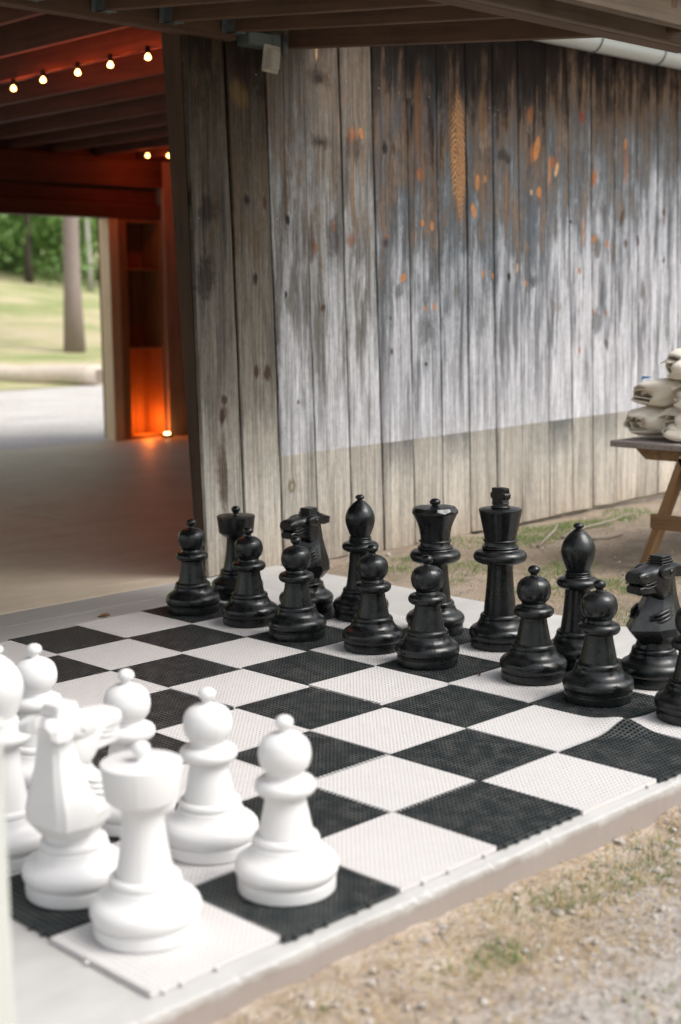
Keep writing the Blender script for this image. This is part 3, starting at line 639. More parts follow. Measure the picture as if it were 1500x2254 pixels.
def tile_mesh(mat, warp=None):
    half = T / 2 - .0022; pitch = 2 * half / NH; hw = pitch * (.33 if mat is M_tb else .19)
    V, F = [], []; grid = {}
    def vid(x, y, z):
        k = (round(x, 6), round(y, 6), round(z, 6))
        if k not in grid:
            grid[k] = len(V); V.append((x, y, z))
        return grid[k]
    lo = .002 if mat is M_tb else .0105
    for i in range(NH):
        for j in range(NH):
            x0, y0 = -half + i * pitch, -half + j * pitch; x1, y1 = x0 + pitch, y0 + pitch; cx, cy = (x0 + x1) / 2, (y0 + y1) / 2
            O = [vid(x0, y0, TH), vid(x1, y0, TH), vid(x1, y1, TH), vid(x0, y1, TH)]
            Hh = [vid(cx - hw, cy - hw, TH), vid(cx + hw, cy - hw, TH), vid(cx + hw, cy + hw, TH), vid(cx - hw, cy + hw, TH)]
            L = [vid(cx - hw, cy - hw, lo), vid(cx + hw, cy - hw, lo), vid(cx + hw, cy + hw, lo), vid(cx - hw, cy + hw, lo)]
            for k in range(4):
                k2 = (k + 1) % 4
                F.append((O[k], O[k2], Hh[k2], Hh[k])); F.append((Hh[k], Hh[k2], L[k2], L[k]))
    for a, b in (((-1, -1), (1, -1)), ((1, -1), (1, 1)), ((1, 1), (-1, 1)), ((-1, 1), (-1, -1))):
        pa, pb = [], []
        for k in range(NH + 1):
            x = (a[0] + (b[0] - a[0]) * k / NH) * half; y = (a[1] + (b[1] - a[1]) * k / NH) * half
            pa.append(vid(x, y, TH)); pb.append(vid(x, y, .0005))
        for k in range(NH): F.append((pb[k], pb[k + 1], pa[k + 1], pa[k]))
    if warp: V = [(x, y, z + warp(x, y)) for x, y, z in V]
    me = bpy.data.meshes.new("tile"); me.from_pydata(V, [], F); me.materials.append(mat); return me
TMB, TMW = tile_mesh(M_tb), tile_mesh(M_tw)
# measured shifts of square corners (metres) where the loose tiles have drifted
DEV = {(0,0):(0.0020,0.0084),(1,0):(-0.0111,0.0011),(2,0):(-0.0093,-0.0139),(3,0):(0.0030,-0.0004),(4,0):(-0.0168,-0.0067),(5,0):(-0.0130,-0.0179),(0,1):(0.0094,0.0178),(3,1):(-0.0062,-0.0067),(4,1):(-0.0135,-0.0115),(5,1):(-0.0036,-0.0236),(4,2):(-0.0249,-0.0206),(5,2):(-0.0075,-0.0379),(6,2):(-0.0086,0.0117),(4,3):(-0.0026,-0.0387),(5,3):(-0.0083,-0.0009),(6,3):(0.0108,0.0271),(5,4):(0.0137,0.0087),(6,4):(0.0226,0.0286),(4,4):(-0.0038,-0.0179),(5,5):(-0.0065,0.0127),(6,5):(-0.0059,0.0270),(4,5):(-0.0066,-0.0192),(5,6):(-0.0168,-0.0138),(4,6):(0.0097,-0.0227),(6,6):(-0.0199,0.0266),(5,7):(0.0111,0.0262),(4,7):(-0.0002,-0.0213),(6,7):(-0.0123,0.0199),(4,8):(0.0323,-0.0333),(5,8):(-0.0159,-0.0041),(6,8):(-0.0012,0.0413)}
board = thing("chess_board", "giant chess board of black and white perforated plastic tiles on concrete", "chess board", (0, 0, 0))
pinme = {}
for m, k in ((M_tb, 'b'), (M_tw, 'w')):
    bm = bmesh.new(); bm_box(bm, -.0035, .0035, -.010, .003, .002, .0095, .0012)
    for f in bm.faces: f.smooth = False
    o = from_bm("tmp", bm, m); pinme[k] = o.data; bpy.data.objects.remove(o)
def warp_for(u, v):
    if (u, v) == (5, 0): cx, cy, h = T / 2, T / 2, .030
    elif (u, v) == (5, 1): cx, cy, h = T / 2, -T / 2, .026
    elif (u, v) == (6, 1): cx, cy, h = -T / 2, -T / 2, .024
    elif (u, v) == (6, 0): cx, cy, h = -T / 2, T / 2, .012
    else: return None
    return lambda x, y: h * exp(-(((x - cx) ** 2 + (y - cy) ** 2) / .085 ** 2))
TILE = {}
for u in range(8):
    for v in range(8):
        wh = (u + v) % 2 == 0
        w = warp_for(u, v)
        me = (tile_mesh(M_tw if wh else M_tb, w) if w else (TMW if wh else TMB))
        o = link(bpy.data.objects.new("tile", me), board)
        ds = [DEV[c] for c in ((u, v), (u + 1, v), (u, v + 1), (u + 1, v + 1)) if c in DEV]
        dx, dy = (np.mean(ds, axis=0) if ds else (0, 0))
        ox, oy = (u + .5) * T + dx + random.uniform(-.0012, .0012), (v + .5) * T + dy + random.uniform(-.0012, .0012)
        o.location = (ox, oy, .0008 + random.uniform(0, .0012)); o.rotation_euler.z = random.uniform(-.004, .004)
        TILE[(u, v)] = o
        k = 'w' if wh else 'b'
        edges = ([(0, -1)] if v == 0 else []) + ([(-1, 0)] if u == 0 and v < 4 else []) + ([(-1, 0)] if (u, v) in ((5, 4), (5, 3)) else [])
        for ex, ey in edges:
            for q in range(7):
                s = -.145 + .0445 * q
                if random.random() < (.55 if wh else .25): continue
                if w and s > .06: continue
                pn = link(bpy.data.objects.new("edge_pin", pinme[k]), o)
                if ey: pn.location = (s, -T / 2 + .0022, 0)
                else: pn.location = (-T / 2 + .0022, s, 0); pn.rotation_euler.z = -pi / 2

# ================================================================= CHESS PIECES
ZTILE = TH + .0022
BASE = [(0, 0), (.108, 0), (.1115, .0035), (.1125, .016), (.112, .029), (.1085, .0315), (.1085, .0345), (.1135, .037)] + \
       smooth_prof([(.1135, .037), (.1175, .046), (.1185, .056), (.116, .067), (.108, .077), (.097, .084), (.089, .090), (.083, .098), (.0795, .106)]) + \
       [(.0785, .109), (.0755, .1095), (.0755, .111)] + smooth_prof([(.0755, .111), (.0765, .118), (.0745, .125), (.0695, .1295)]) + [(.064, .130), (.064, .1315)]
def ring(r, z, t, h): return [(r - t, z - h)] + arc(r - t, z, t, h, -90, 90, 10) + [(r - t, z + h)]
def ball(r, z, rb, top=True):
    return smooth_prof([(rb, z - r * .98), (rb * .95, z - r * .85)], 2) + arc(0, z, r * 1.08, r * .92, -48, 90, 12)
def cross_mesh():
    n = 10
    out = [(-.030, 0), (.030, 0), (.027, .012), (.026, .016), (.034, .017), (.040, .022), (.0405, .034), (.036, .040), (.027, .041), (.028, .046), (.033, .056), (.027, .0585), (0, .0595),
           (-.027, .0585), (-.033, .056), (-.028, .046), (-.027, .041), (-.036, .040), (-.0405, .034), (-.040, .022), (-.034, .017), (-.026, .016), (-.027, .012)]
    bm = bmesh.new(); a = [bm.verts.new((-.017, y, z)) for y, z in out]; b = [bm.verts.new((.017, y, z)) for y, z in out]
    bm.faces.new(a[::-1]); bm.faces.new(b)
    for i in range(len(out)): bm.faces.new((a[i], a[(i + 1) % len(out)], b[(i + 1) % len(out)], b[i]))
    bmesh.ops.bevel(bm, geom=[e for e in bm.edges if abs(e.verts[0].co.x - e.verts[1].co.x) < 1e-6], offset=.0022, segments=2, affect='EDGES')
    return bm
def loft(name, secs, mat, parent, sharp=25, caps=True):
    bm = bmesh.new(); R = [[bm.verts.new(p) for p in s] for s in secs]; n = len(secs[0])
    for A, B in zip(R, R[1:]):
        for k in range(n): bm.faces.new((A[k], A[(k + 1) % n], B[(k + 1) % n], B[k]))
    if caps: bm.faces.new(R[0][::-1]); bm.faces.new(R[-1])
    return from_bm(name, bm, mat, parent, sharp)
def piece(kindname, mat, label):
    t = thing({'P': 'pawn', 'R': 'rook', 'N': 'knight', 'B': 'bishop', 'Q': 'queen', 'K': 'king'}[kindname], label, "chess piece")
    L = lambda nm, pr, **k: lathe(nm, pr, mat, t, n=112, seam=.0007, **k)
    L("base", BASE)
    if kindname == 'P':
        L("stem", smooth_prof([(.0625, .1310), (.0585, .150), (.0525, .180), (.0478, .205), (.0455, .224)]))
        L("collar", [(.0455, .222)] + arc(.052, .2425, .0185, .0185, -90, 90, 14) + smooth_prof([(.052, .261), (.044, .2635), (.0425, .2675), (.0405, .2715)], 3))
        L("head", smooth_prof([(.0405, .2715), (.0445, .277), (.0545, .290), (.0595, .308), (.0595, .324), (.0545, .342), (.0445, .354), (.030, .3625), (.0145, .3665), (.0125, .369)]))
        L("finial", smooth_prof([(.0125, .3685), (.0115, .373), (.0135, .377)], 3) + arc(0, .3885, .0212, .0168, -40, 90, 10))
    elif kindname == 'R':
        L("stem", smooth_prof([(.0625, .1310), (.056, .160), (.0495, .20), (.0455, .24), (.0445, .262), (.0475, .276)]))
        L("tower", smooth_prof([(.0475, .276), (.058, .281), (.0685, .289)], 3) + [(.074, .294), (.0775, .296), (.0785, .299), (.0865, .368), (.0855, .3725), (.083, .374), (.0, .3745)])
        L("finial", smooth_prof([(.0165, .3742), (.0125, .378), (.0115, .384), (.0135, .388)], 3) + arc(0, .4015, .0205, .0165, -40, 90, 10))
    elif kindname == 'B':
        L("stem", smooth_prof([(.0625, .1310), (.0575, .16), (.0525, .20), (.0485, .24), (.0465, .272), (.0485, .288)]))
        L("collar", [(.0485, .286)] + arc(.058, .305, .020, .0185, -90, 90, 14) + smooth_prof([(.058, .3235), (.050, .326), (.0465, .330)], 3))
        L("neck_ring", ring(.0485, .3335, .008, .0042) + ring(.0475, .3435, .0075, .0038) + [(.041, .350)])
        L("head", smooth_prof([(.0415, .3475), (.0455, .357), (.0535, .378), (.0605, .402), (.0625, .422), (.0600, .440), (.0515, .461), (.0375, .480), (.0225, .4935), (.0145, .499), (.012, .502)]))
        L("finial", smooth_prof([(.012, .5015), (.011, .5035), (.0125, .506)], 3) + arc(0, .5125, .0195, .0118, -35, 90, 10))
    elif kindname in 'KQ':
        dz = 0 if kindname == 'K' else -.040
        L("stem", smooth_prof([(.0625, .1310), (.0595, .17), (.0545, .22), (.0510, .265), (.0490, .305 + dz), (.0515, .328 + dz)]))
        L("collar", [(.0515, .325 + dz)] + arc(.080, .352 + dz, .0225, .0235, -95, 90, 16) + smooth_prof([(.080, .3755 + dz), (.072, .378 + dz), (.069, .382 + dz)], 3))
        if kindname == 'K':
            L("neck_ring", ring(.071, .388, .008, .006) + [(.0625, .395), (.061, .402)] + ring(.067, .4145, .007, .005) + [(.059, .421)])
            L("crown", [(.0600, .4195), (.062, .430), (.0815, .527), (.0828, .531), (.0818, .5345), (.079, .536), (0, .5375)])
            L("cross_foot", [(.0375, .5370)] + ring(.0375, .543, .006, .0045) + [(.031, .549), (.0305, .5555)] + ring(.0335, .5565, .004, .003) + [(0, .5605)])
            bm = cross_mesh(); o = from_bm("cross", bm, mat, t, 30); o.location.z = .557
        else:
            L("neck_ring", ring(.0715, .347, .008, .0055) + [(.0625, .354), (.0605, .361)] + ring(.066, .3725, .007, .005) + [(.058, .379)])
            L("crown", smooth_prof([(.059, .378), (.0605, .395), (.066, .425), (.075, .452), (.0855, .474), (.0925, .4855)]) + [(.0925, .4865)])
            n, secs = 80, []
            # bevelled, scalloped rim: ten facets cut into the crown's edge
            def pol(r, k, nf=10):
                a = (2 * pi * k / n) % (2 * pi / nf) - pi / nf; return r * cos(pi / nf) / cos(a)
            lo = [(.0925 * cos(2 * pi * k / n), .0925 * sin(2 * pi * k / n), .4862) for k in range(n)]
            m1 = [(.0925 * cos(2 * pi * k / n), .0925 * sin(2 * pi * k / n), .4900 + .0085 * abs(((k % 8) / 4) - 1)) for k in range(n)]
            m2 = [(pol(.0855, k) * cos(2 * pi * k / n), pol(.0855, k) * sin(2 * pi * k / n), .508) for k in range(n)]
            m3 = [(.035 * cos(2 * pi * k / n), .035 * sin(2 * pi * k / n), .512) for k in range(n)]
            loft("crown_rim", [lo, m1, m2, m3], mat, t, 14)
            L("finial", smooth_prof([(.0185, .5105), (.0135, .5145), (.012, .5185), (.014, .5215)], 3) + arc(0, .5285, .0222, .0150, -35, 90, 10))
    else:   # knight, looking along +x
        def sec(z, f, b, w, fw=.30, bw=.80):
            return [(f, 0, z), (f - (f - b) * .30, w * .80, z), (f - (f - b) * .62, w, z), (b + .010, w * bw, z), (b, w * .55, z),
                    (b, -w * .55, z), (b + .010, -w * bw, z), (f - (f - b) * .62, -w, z), (f - (f - b) * .30, -w * .80, z)]
        L("plinth", [(.0645, .131), (.062, .140), (.060, .150)])
        loft("neck", [sec(.143, .066, -.064, .062), sec(.176, .106, -.088, .086), sec(.204, .138, -.088, .087), sec(.240, .106, -.085, .076), sec(.275, .068, -.081, .064), sec(.31, .046, -.077, .054),
                      sec(.35, .038, -.074, .048), sec(.40, .032, -.070, .043), sec(.418, .026, -.064, .038)], mat, t, 16)
        def rsec(x, zl, zh, w, pw=.55, n=18):
            P = []
            for k in range(n):
                a = 2 * pi * k / n; c, s = cos(a), sin(a)
                P.append((x, w * math.copysign(abs(c) ** pw, c), (zl + zh) / 2 + (zh - zl) / 2 * math.copysign(abs(s) ** pw, s)))
            return P
        loft("head", [rsec(-.064, .345, .412, .030), rsec(-.045, .318, .418, .040), rsec(-.015, .290, .420, .052), rsec(.012, .288, .420, .053), rsec(.035, .308, .417, .050), rsec(.055, .332, .414, .043),
                      rsec(.070, .360, .412, .040), rsec(.095, .3595, .410, .0395), rsec(.118, .3605, .407, .038), rsec(.129, .368, .400, .032)], mat, t, 32)
        loft("jaw", [rsec(.020, .312, .356, .042), rsec(.055, .321, .361, .0385), rsec(.085, .3235, .3625, .0375), rsec(.112, .325, .3620, .0355), rsec(.1235, .331, .357, .030)], mat, t, 32)
        for q, (x1, dz) in enumerate(((.118, .0035), (.112, -.009))):
            for s in (-1, 1):
                tube("lip", [(x1, s * .034, .3595 + dz), (.09, s * .0385, .359 + dz), (.066, s * .0405, .363 + dz), (.040, s * .047, .373 + dz)], [.0028, .0028, .0024, .0010], mat, t, 6)
        for s in (-1, 1):
            # brow plate, eye, nostril, ear, chest wing
            bp = []
            for k in range(18):
                a = 2 * pi * k / 18; bp.append((-.006 + .046 * cos(a) * (1.15 if cos(a) > 0 else .8), 0, .398 + .021 * sin(a) * (1.25 if sin(a) < 0 else .9)))
            A = [(x, s * .036, z) for x, _, z in bp]; B = [(x * .96, s * .0565, .398 + (z - .398) * .92) for x, _, z in bp]; Cc = [(x * .7 - .002, s * .0600, .398 + (z - .398) * .62) for x, _, z in bp]
            loft("brow", [A, B, Cc], mat, t, 25)
            o = lathe("eye", arc(0, 0, .0105, .0105, -90, 90, 8), mat, t, 16); o.location = (-.008, s * .0585, .396); o.scale = (1, .7, 1.05)
            o = lathe("nostril", arc(0, 0, .0062, .0062, -90, 90, 6), mat, t, 12); o.location = (.098, s * .0375, .390); o.scale = (1.2, .7, 1)
            ear = [[(-.026, s * .026, .416), (-.026, s * .054, .409), (-.026, s * .052, .380), (-.026, s * .028, .380)],
                   [(-.055, s * .020, .424), (-.058, s * .064, .414), (-.058, s * .061, .376), (-.055, s * .024, .376)],
                   [(-.082, s * .016, .420), (-.090, s * .064, .407), (-.088, s * .062, .380), (-.080, s * .020, .382)],
                   [(-.094, s * .030, .410), (-.100, s * .056, .402), (-.099, s * .055, .388), (-.093, s * .032, .390)]]
            loft("ear", ear, mat, t, 20)
            for q in range(3):
                z0 = .262 - .013 * q
                tube("chest_plume", [(.082 - .004 * q, s * .038, z0 - .012), (.050, s * (.0575 + .0035 * q), z0 - .004), (.016, s * (.0650 + .003 * q), z0 + .006), (-.006, s * (.0635 + .003 * q), z0 + .014)], [.002, .0062, .0062, .002], mat, t, 7)
        for q in range(4):
            x0, x1, w = -.062 + .0035 * q, .012 - .003 * q, .033 - .002 * q
            box("mane_layer", x0, x1, -w, w, .414 + .0088 * q, .4205 + .0088 * q, mat, t, .0016)
        bm = bmesh.new(); bm_box(bm, -.054, .003, -.022, .022, .414, .447, .001)
        from_bm("mane_core", bm, mat, t)
        bm = bmesh.new()
        for q in range(17):
            z = .185 + .0128 * q; xb = np.interp(z, [.18, .2, .24, .275, .31, .35, .4], [-.082, -.083, -.080, -.076, -.073, -.071, -.068])
            bm_box(bm, xb - .0022, xb + .01, -.026, .026, z, z + .0105, .0012)
        from_bm("mane_ridge", bm, mat, t)
    return t
def place(t, u, v, rz=0, label=None, group=None):
    t.location = (u * T, v * T, ZTILE); t.rotation_euler.z = rz
    if label: t['label'] = label
    if group: t['group'] = group
    return t
BP = [(6.44, 7.59), (6.48, 6.57), (6.38, 5.64), (6.55, 4.60), (6.47, 3.73), (6.73, 2.54), (6.55, 1.63), (6.60, .64)]
BL = ["black pawn in front of the black rook, nearest the hall doorway", "black pawn standing right before the black rook at the wall corner",
      "black pawn half hiding the farther black knight", "black pawn standing before the farther black bishop", "black pawn with scuffed head standing before the black queen",
      "black pawn between the black king and the nearer black bishop", "black pawn in front of the nearer black bishop and knight", "black pawn cut off by the right edge of the photo"]
p0 = None
for i, ((u, v), lb) in enumerate(zip(BP, BL)):
    t = piece('P', M_blk, lb) if p0 is None else copy_tree(p0); p0 = p0 or t
    place(t, u, v, random.uniform(0, 6), lb, "black pawns")
place(piece('R', M_blk, ""), 7.39, 7.85, .3, "black rook with a flat round top by the wall corner", "black rooks")
kn = place(piece('N', M_blk, ""), 7.42, 6.58, pi + .1, "black knight partly hidden behind a pawn, before the wall's foot", "black knights")
place(copy_tree(kn), 7.41, 1.57, pi - .05, "black knight with carved chest at the right edge near the table leg", "black knights")
bb = place(piece('B', M_blk, ""), 7.59, 5.80, .4, "black bishop with onion head between the knight and the queen", "black bishops")
place(copy_tree(bb), 7.49, 2.55, 1.4, "black bishop with onion head standing right of the black king", "black bishops")
place(piece('Q', M_blk, ""), 7.62, 4.63, .2, "black queen with a scalloped crown and ball top")
place(piece('K', M_blk, ""), 7.58, 3.65, -.12, "tall black king with a stubby cross on its crown")
WP = [(1.49, .53), (1.58, 1.41), (1.5, 2.23), (1.48, 3.40)]
WL = ["white pawn alone on the black square nearest the slab edge", "white pawn standing directly behind the white rook", "white pawn whose body is hidden behind the white knight", "white pawn behind the white bishop at the left edge"]
p0 = None
for i, ((u, v), lb) in enumerate(zip(WP, WL)):
    t = piece('P', M_wht, lb) if p0 is None else copy_tree(p0); p0 = p0 or t
    place(t, u, v, random.uniform(0, 6), lb, "white pawns")
place(piece('R', M_wht, ""), .46, .67, .8, "white rook on the white corner square, nearest the camera")
place(piece('N', M_wht, ""), .51, 1.49, .12, "white knight facing the black pieces, left of the white rook")
place(piece('B', M_wht, ""), .50, 2.33, .4, "white bishop at the left edge of the photo")

# ================================================================= FURNITURE AND SMALL THINGS
# trestle table with rolled canvas sacks
M_tab = wood("grey_table_board", (.17, .135, .12), (.42, .36, .34), 0)
M_leg = wood("brown_table_timber", (.10, .05, .018), (.36, .21, .10), 0)
tb = thing("trestle_table", "low timber trestle table with grey top and slanted brown legs by the wall", "table", (4.62, 1.70, -.03))
def tp(x, y, z): return (x - 4.62, y - 1.70, z + .03)
for k in range(4): beam("top_board", tp(4.636, 2.04 - .172 * k, .588), tp(6.1, 2.04 - .172 * k, .588), .165, .027, M_tab, tb)
beam("end_board", tp(4.617, 2.118, .583), tp(4.617, 1.44, .583), .032, .033, M_tab, tb)
nb = bmesh.new()
for k in range(9): bmesh.ops.create_circle(nb, cap_ends=True, radius=.0035, segments=8, matrix=Matrix.Translation((-.0215, .38 - .055 * k - .02 * (k % 2), .628)) @ Matrix.Rotation(pi / 2, 4, 'Y'))
kind(from_bm("nail_heads", nb, M_post, tb), 'stuff')
for X in (4.66, 5.95):
    bm = bmesh.new()
    out = [(1.985, .580), (1.925, .527), (1.55, .527), (1.49, .580)]
    a = [bm.verts.new(tp(X - .02, y, z)) for y, z in out]; b = [bm.verts.new(tp(X + .02, y, z)) for y, z in out]
    bm.faces.new(a); bm.faces.new(b[::-1])
    for i in range(4): bm.faces.new((a[i], b[i], b[(i + 1) % 4], a[(i + 1) % 4]))
    from_bm("cleat", bm, M_leg, tb)
    beam("leg", tp(X - .045, 1.882, -.035), tp(X - .045, 1.660, .55), .082, .036, M_leg, tb)
    beam("leg", tp(X - .045, 1.485, -.035), tp(X - .045, 1.70, .55), .082, .036, M_leg, tb)
    beam("brace", tp(X - .078, 1.845, .186), tp(X - .078, 1.40, .186), .03, .075, M_leg, tb)
def canvas():
    t = NT("cream_canvas"); o = t.obj(); f = t.noise(o, 9., 4, .6); w = t.noise(o, 300., 2, .5)
    t.set(Base_Color=t.mix(f, (.78, .70, .575), (.88, .82, .71)), Roughness=.9); t.bump(t.ma('ADD', t.noise(o, 26., 4, .6), t.ma('MULTIPLY', w, .2)), .35, .012); return t.m
M_can = canvas(); M_blue = simple("blue_print", (.03, .25, .62), .8, .1, 20)
def sack(loc, w, h, L, turns, label, rot=0., seed=0):
    """a canvas sack folded over itself: a loose wrap whose open fold faces the board, with crumpled cloth inside"""
    r = np.random.default_rng(seed); V, F = [], []
    def wrap(n, m, a0, tn, r0, r1, amp, x0, x1):
        ph = r.uniform(0, 6, 8); base = len(V)
        for i in range(n + 1):
            s = i / n; a = a0 + 2 * pi * tn * (1 - s); rad = r0 + (r1 - r0) * s
            for j in range(m + 1):
                q = j / m; x = x0 + (x1 - x0) * q
                wob = 1 + amp * (sin(2 * a + ph[1] + 2.2 * q) + .8 * sin(3 * a + ph[2] - 4 * q) + .5 * sin(8 * q + ph[3] + 2 * a) + .35 * sin(6 * a + 13 * q + ph[6]))
                e = 1 - .40 * abs(2 * q - 1) ** 5
                yy = w / 2 * rad * e * wob * math.copysign(abs(cos(a)) ** .75, cos(a)); zz = h / 2 * rad * e * wob * math.copysign(abs(sin(a)) ** .8, sin(a))
                xx = x + .026 * sin(a * 1.5 + ph[4]) * (1 - q) + .012 * sin(4 * a + ph[5]) * (1 - q)
                zz = max(zz, -h * .47 + .004 * sin(7 * q + ph[2] + 3 * s))
                V.append((xx, yy, zz + h * .47))
        for i in range(n):
            for j in range(m): F.append((base + i * (m + 1) + j, base + i * (m + 1) + j + 1, base + (i + 1) * (m + 1) + j + 1, base + (i + 1) * (m + 1) + j))
    wrap(90, 34, r.uniform(-.6, .4), turns, .66, 1.0, .10, -L / 2, L / 2)
    wrap(48, 20, r.uniform(0, 6), 1.0, .50, .56, .20, -L / 2 + .02, L / 2 - .02)
    wrap(30, 14, r.uniform(0, 6), .8, .18, .34, .25, -L / 2 + .035, L / 2 - .04)
    o = mesh("canvas_sack", V, F, M_can, None, True); o.location = loc; o.rotation_euler.z = rot
    md = o.modifiers.new("t", 'SOLIDIFY'); md.thickness = .008; md.offset = 0
    tag(o, label, "sack", "canvas sacks piled on the trestle table")
    return o
sack((4.90, 1.94, .618), .27, .175, .44, 1.12, "rolled cream canvas sack at the bottom left of the pile", -.42, 1)
sack((4.85, 1.70, .618), .28, .18, .42, 1.25, "rolled cream canvas sack at the bottom right of the pile", -.66, 2)
bs = sack((4.93, 1.905, .772), .31, .165, .44, 1.15, "folded cream canvas sack with a blue mark in the middle of the pile", -.55, 5)
sack((4.84, 1.64, .775), .29, .165, .40, 1.2, "folded cream canvas sack at the right of the middle row", -.75, 7)
sack((4.93, 1.74, .915), .36, .17, .44, 1.1, "pale canvas sack lying on top of the pile", -.6, 9)
mk = mesh("blue_mark", [(-.205, .040, .158), (-.19, .098, .146), (-.135, .050, .163), (-.21, .02, .172)], [(0, 1, 2), (0, 2, 3)], M_blue, bs)

# electrical outlet box and conduit at the wall head
M_grybox = simple("grey_box_metal", (.085, .10, .093), .55, .15, 25)
M_cover = simple("outlet_cover_plastic", (.40, .375, .31), .45, .08, 20)
eb = thing("outlet_box", "grey outdoor outlet box with a beige flip cover under the roof beam", "outlet", (3.18, 3.2, 2.57))
box("box_body", -.10, .05, -.05, .045, -.012, .05, M_grybox, eb, .006); box("box_body_end", .052, .11, -.045, .03, -.008, .055, M_grybox, eb, .005)
cv = thing("tmp", "x", "y"); del cv['label'], cv['category']; cv.name = "flip_cover"; cv.parent = eb; cv.location = (.028, -.058, -.072); cv.rotation_euler = (0, radians(7), radians(-14))
box("cover_rim", -.044, .044, -.008, .008, -.062, .066, M_cover, cv, .005)
bm = bmesh.new(); vs = [bm.verts.new(q) for q in ((-.034, -.0085, -.054), (.036, -.0085, -.054), (.036, -.0085, .050), (-.034, -.0085, .050), (-.012, -.034, -.046), (.034, -.034, -.046), (.034, -.034, .040), (-.012, -.034, .040))]
for q in ((0, 1, 5, 4), (1, 2, 6, 5), (2, 3, 7, 6), (3, 0, 4, 7), (4, 5, 6, 7)): bm.faces.new([vs[k] for k in q])
bmesh.ops.bevel(bm, geom=bm.edges[:], offset=.003, segments=2, affect='EDGES'); from_bm("cover_hood", bm, M_cover, cv)
tube("conduit", [(.165, -.01, -.028), (.165, -.01, .06)], .016, M_grybox, eb, 12)

# string lights
M_cable = simple("black_cable", (.01, .01, .01), .6, .1); M_sock = simple("bulb_socket", (.012, .012, .012), .5, .1)
tbm = NT("lit_bulb"); em = tbm.n('Emission'); em.inputs[0].default_value = (1, .45, .12, 1); em.inputs[1].default_value = 8.
tbm.t.links.new(em.outputs[0], tbm.out.inputs[0])
bulb_prof = smooth_prof([(.009, .0), (.013, -.010), (.0195, -.024), (.021, -.036), (.017, -.048), (.008, -.054), (0, -.055)], 3)
def string(name, label, pts, on, power):
    t = thing(name, label, "string lights", pts[0], "warm bulb strings under the barn ceiling"); o0 = Vector(pts[0]); P = []
    for a, b in zip(pts, pts[1:]):
        for k in range(6):
            q = k / 6; P.append(tuple(Vector(a).lerp(Vector(b), q) - o0 - Vector((0, 0, .012 * sin(pi * q)))))
    P.append(tuple(Vector(pts[-1]) - o0)); tube("cable", P, .004, M_cable, t, 6)
    for b in on:
        s = lathe("socket", [(.0, .012), (.012, .012), (.015, .0), (.015, -.028), (.011, -.030)], M_sock, t, 14); s.location = Vector(b) - o0
        g = lathe("bulb", bulb_prof, tbm.m, s, 16); g.location = (0, 0, -.029); g.scale = (.85, .85, .66)
        l = bpy.data.lights.new("bulb_light", 'POINT'); l.energy = power; l.color = (1, .095, .018); l.shadow_soft_size = .03
        lo = bpy.data.objects.new("bulb_light", l); COL.objects.link(lo); lo.location = Vector(b) + Vector((0, 0, -.13))
BZ = 2.735
xs = [(3.585, 6.0), (3.535, 5.585), (3.535, 5.215), (3.52, 4.865), (3.525, 4.515)]
string("string_lights", "string of warm lit bulbs along the nearer ceiling joist", [(3.60, 6.9, BZ + .035)] + [(a, b, BZ + .03) for a, b in xs] + [(3.53, 4.1, BZ + .035)],
       [(a, b, BZ + .03) for a, b in xs], 1.6)
xs2 = [(6.935, 9.0, 2.80), (7.19, 9.0, 2.815)]
string("string_lights", "short string of two lit bulbs in the far ceiling corner", [(6.5, 9.1, 2.82)] + [xs2[0], xs2[1]] + [(7.6, 8.95, 2.82)], xs2, 1.2)
# a floor uplight in the niche
up = thing("floor_uplight", "small glowing floor lamp at the foot of the shelf niche", "lamp", (7.40, 9.42, .0))
lathe("lamp_base", [(0, 0), (.05, 0), (.05, .03), (.04, .035), (0, .036)], M_sock, up, 20)
te = NT("lamp_glow"); em = te.n('Emission'); em.inputs[0].default_value = (1, .62, .22, 1); em.inputs[1].default_value = 9.; te.t.links.new(em.outputs[0], te.out.inputs[0])
lathe("lamp_lens", [(0, .037), (.028, .037), (.031, .044), (.024, .052), (0, .054)], te.m, up, 20)
l = bpy.data.lights.new("niche_light", 'POINT'); l.energy = 3.0; l.color = (1, .20, .025); l.shadow_soft_size = .05
lo = bpy.data.objects.new("niche_light", l); COL.objects.link(lo); lo.location = (7.30, 9.60, .16)

# short pale post at the slab's near end
M_pale = simple("pale_painted_post", (.56, .57, .53), .6, .08, 6)
pp = thing("corner_bollard", "short pale painted post blurred at the lower left edge", "post", (-.495, -.165, -.08))
box("post_shaft", -.06, .06, -.06, .06, -.02, .76, M_pale, pp, .008); box("post_cap", -.064, .064, -.064, .064, .761, .785, M_pale, pp, .008)

# sticks and a dead leaf
M_stick = simple("dead_branch", (.27, .23, .185), .9, .3, 20)
def stick(pts, r, label):
    P = [(a, b, ground_h(a, b) + r * .6 + h) for a, b, h in pts]; o0 = P[0]
    o = tube("stick", [tuple(np.subtract(q, o0)) for q in P], [r * (1 - .5 * k / (len(P) - 1)) for k in range(len(P))], M_stick, None, 8); o.location = o0
    tag(o, label, "stick", "dead sticks on the dirt by the wall")
stick([(5.05, 2.74, 0), (5.35, 2.82, .004), (5.7, 2.86, .002), (6.06, 2.95, .01)], .011, "long pale branch lying in the grass along the wall")
stick([(4.72, 2.66, 0), (4.95, 2.78, .004), (5.18, 2.89, .02), (5.3, 2.96, .03)], .010, "shorter grey stick lying left of the long branch")
stick([(5.12, 2.60, .0), (5.22, 2.54, .0), (5.33, 2.52, .004), (5.40, 2.55, .02)], .009, "curved bark strip on bare dirt before the table")
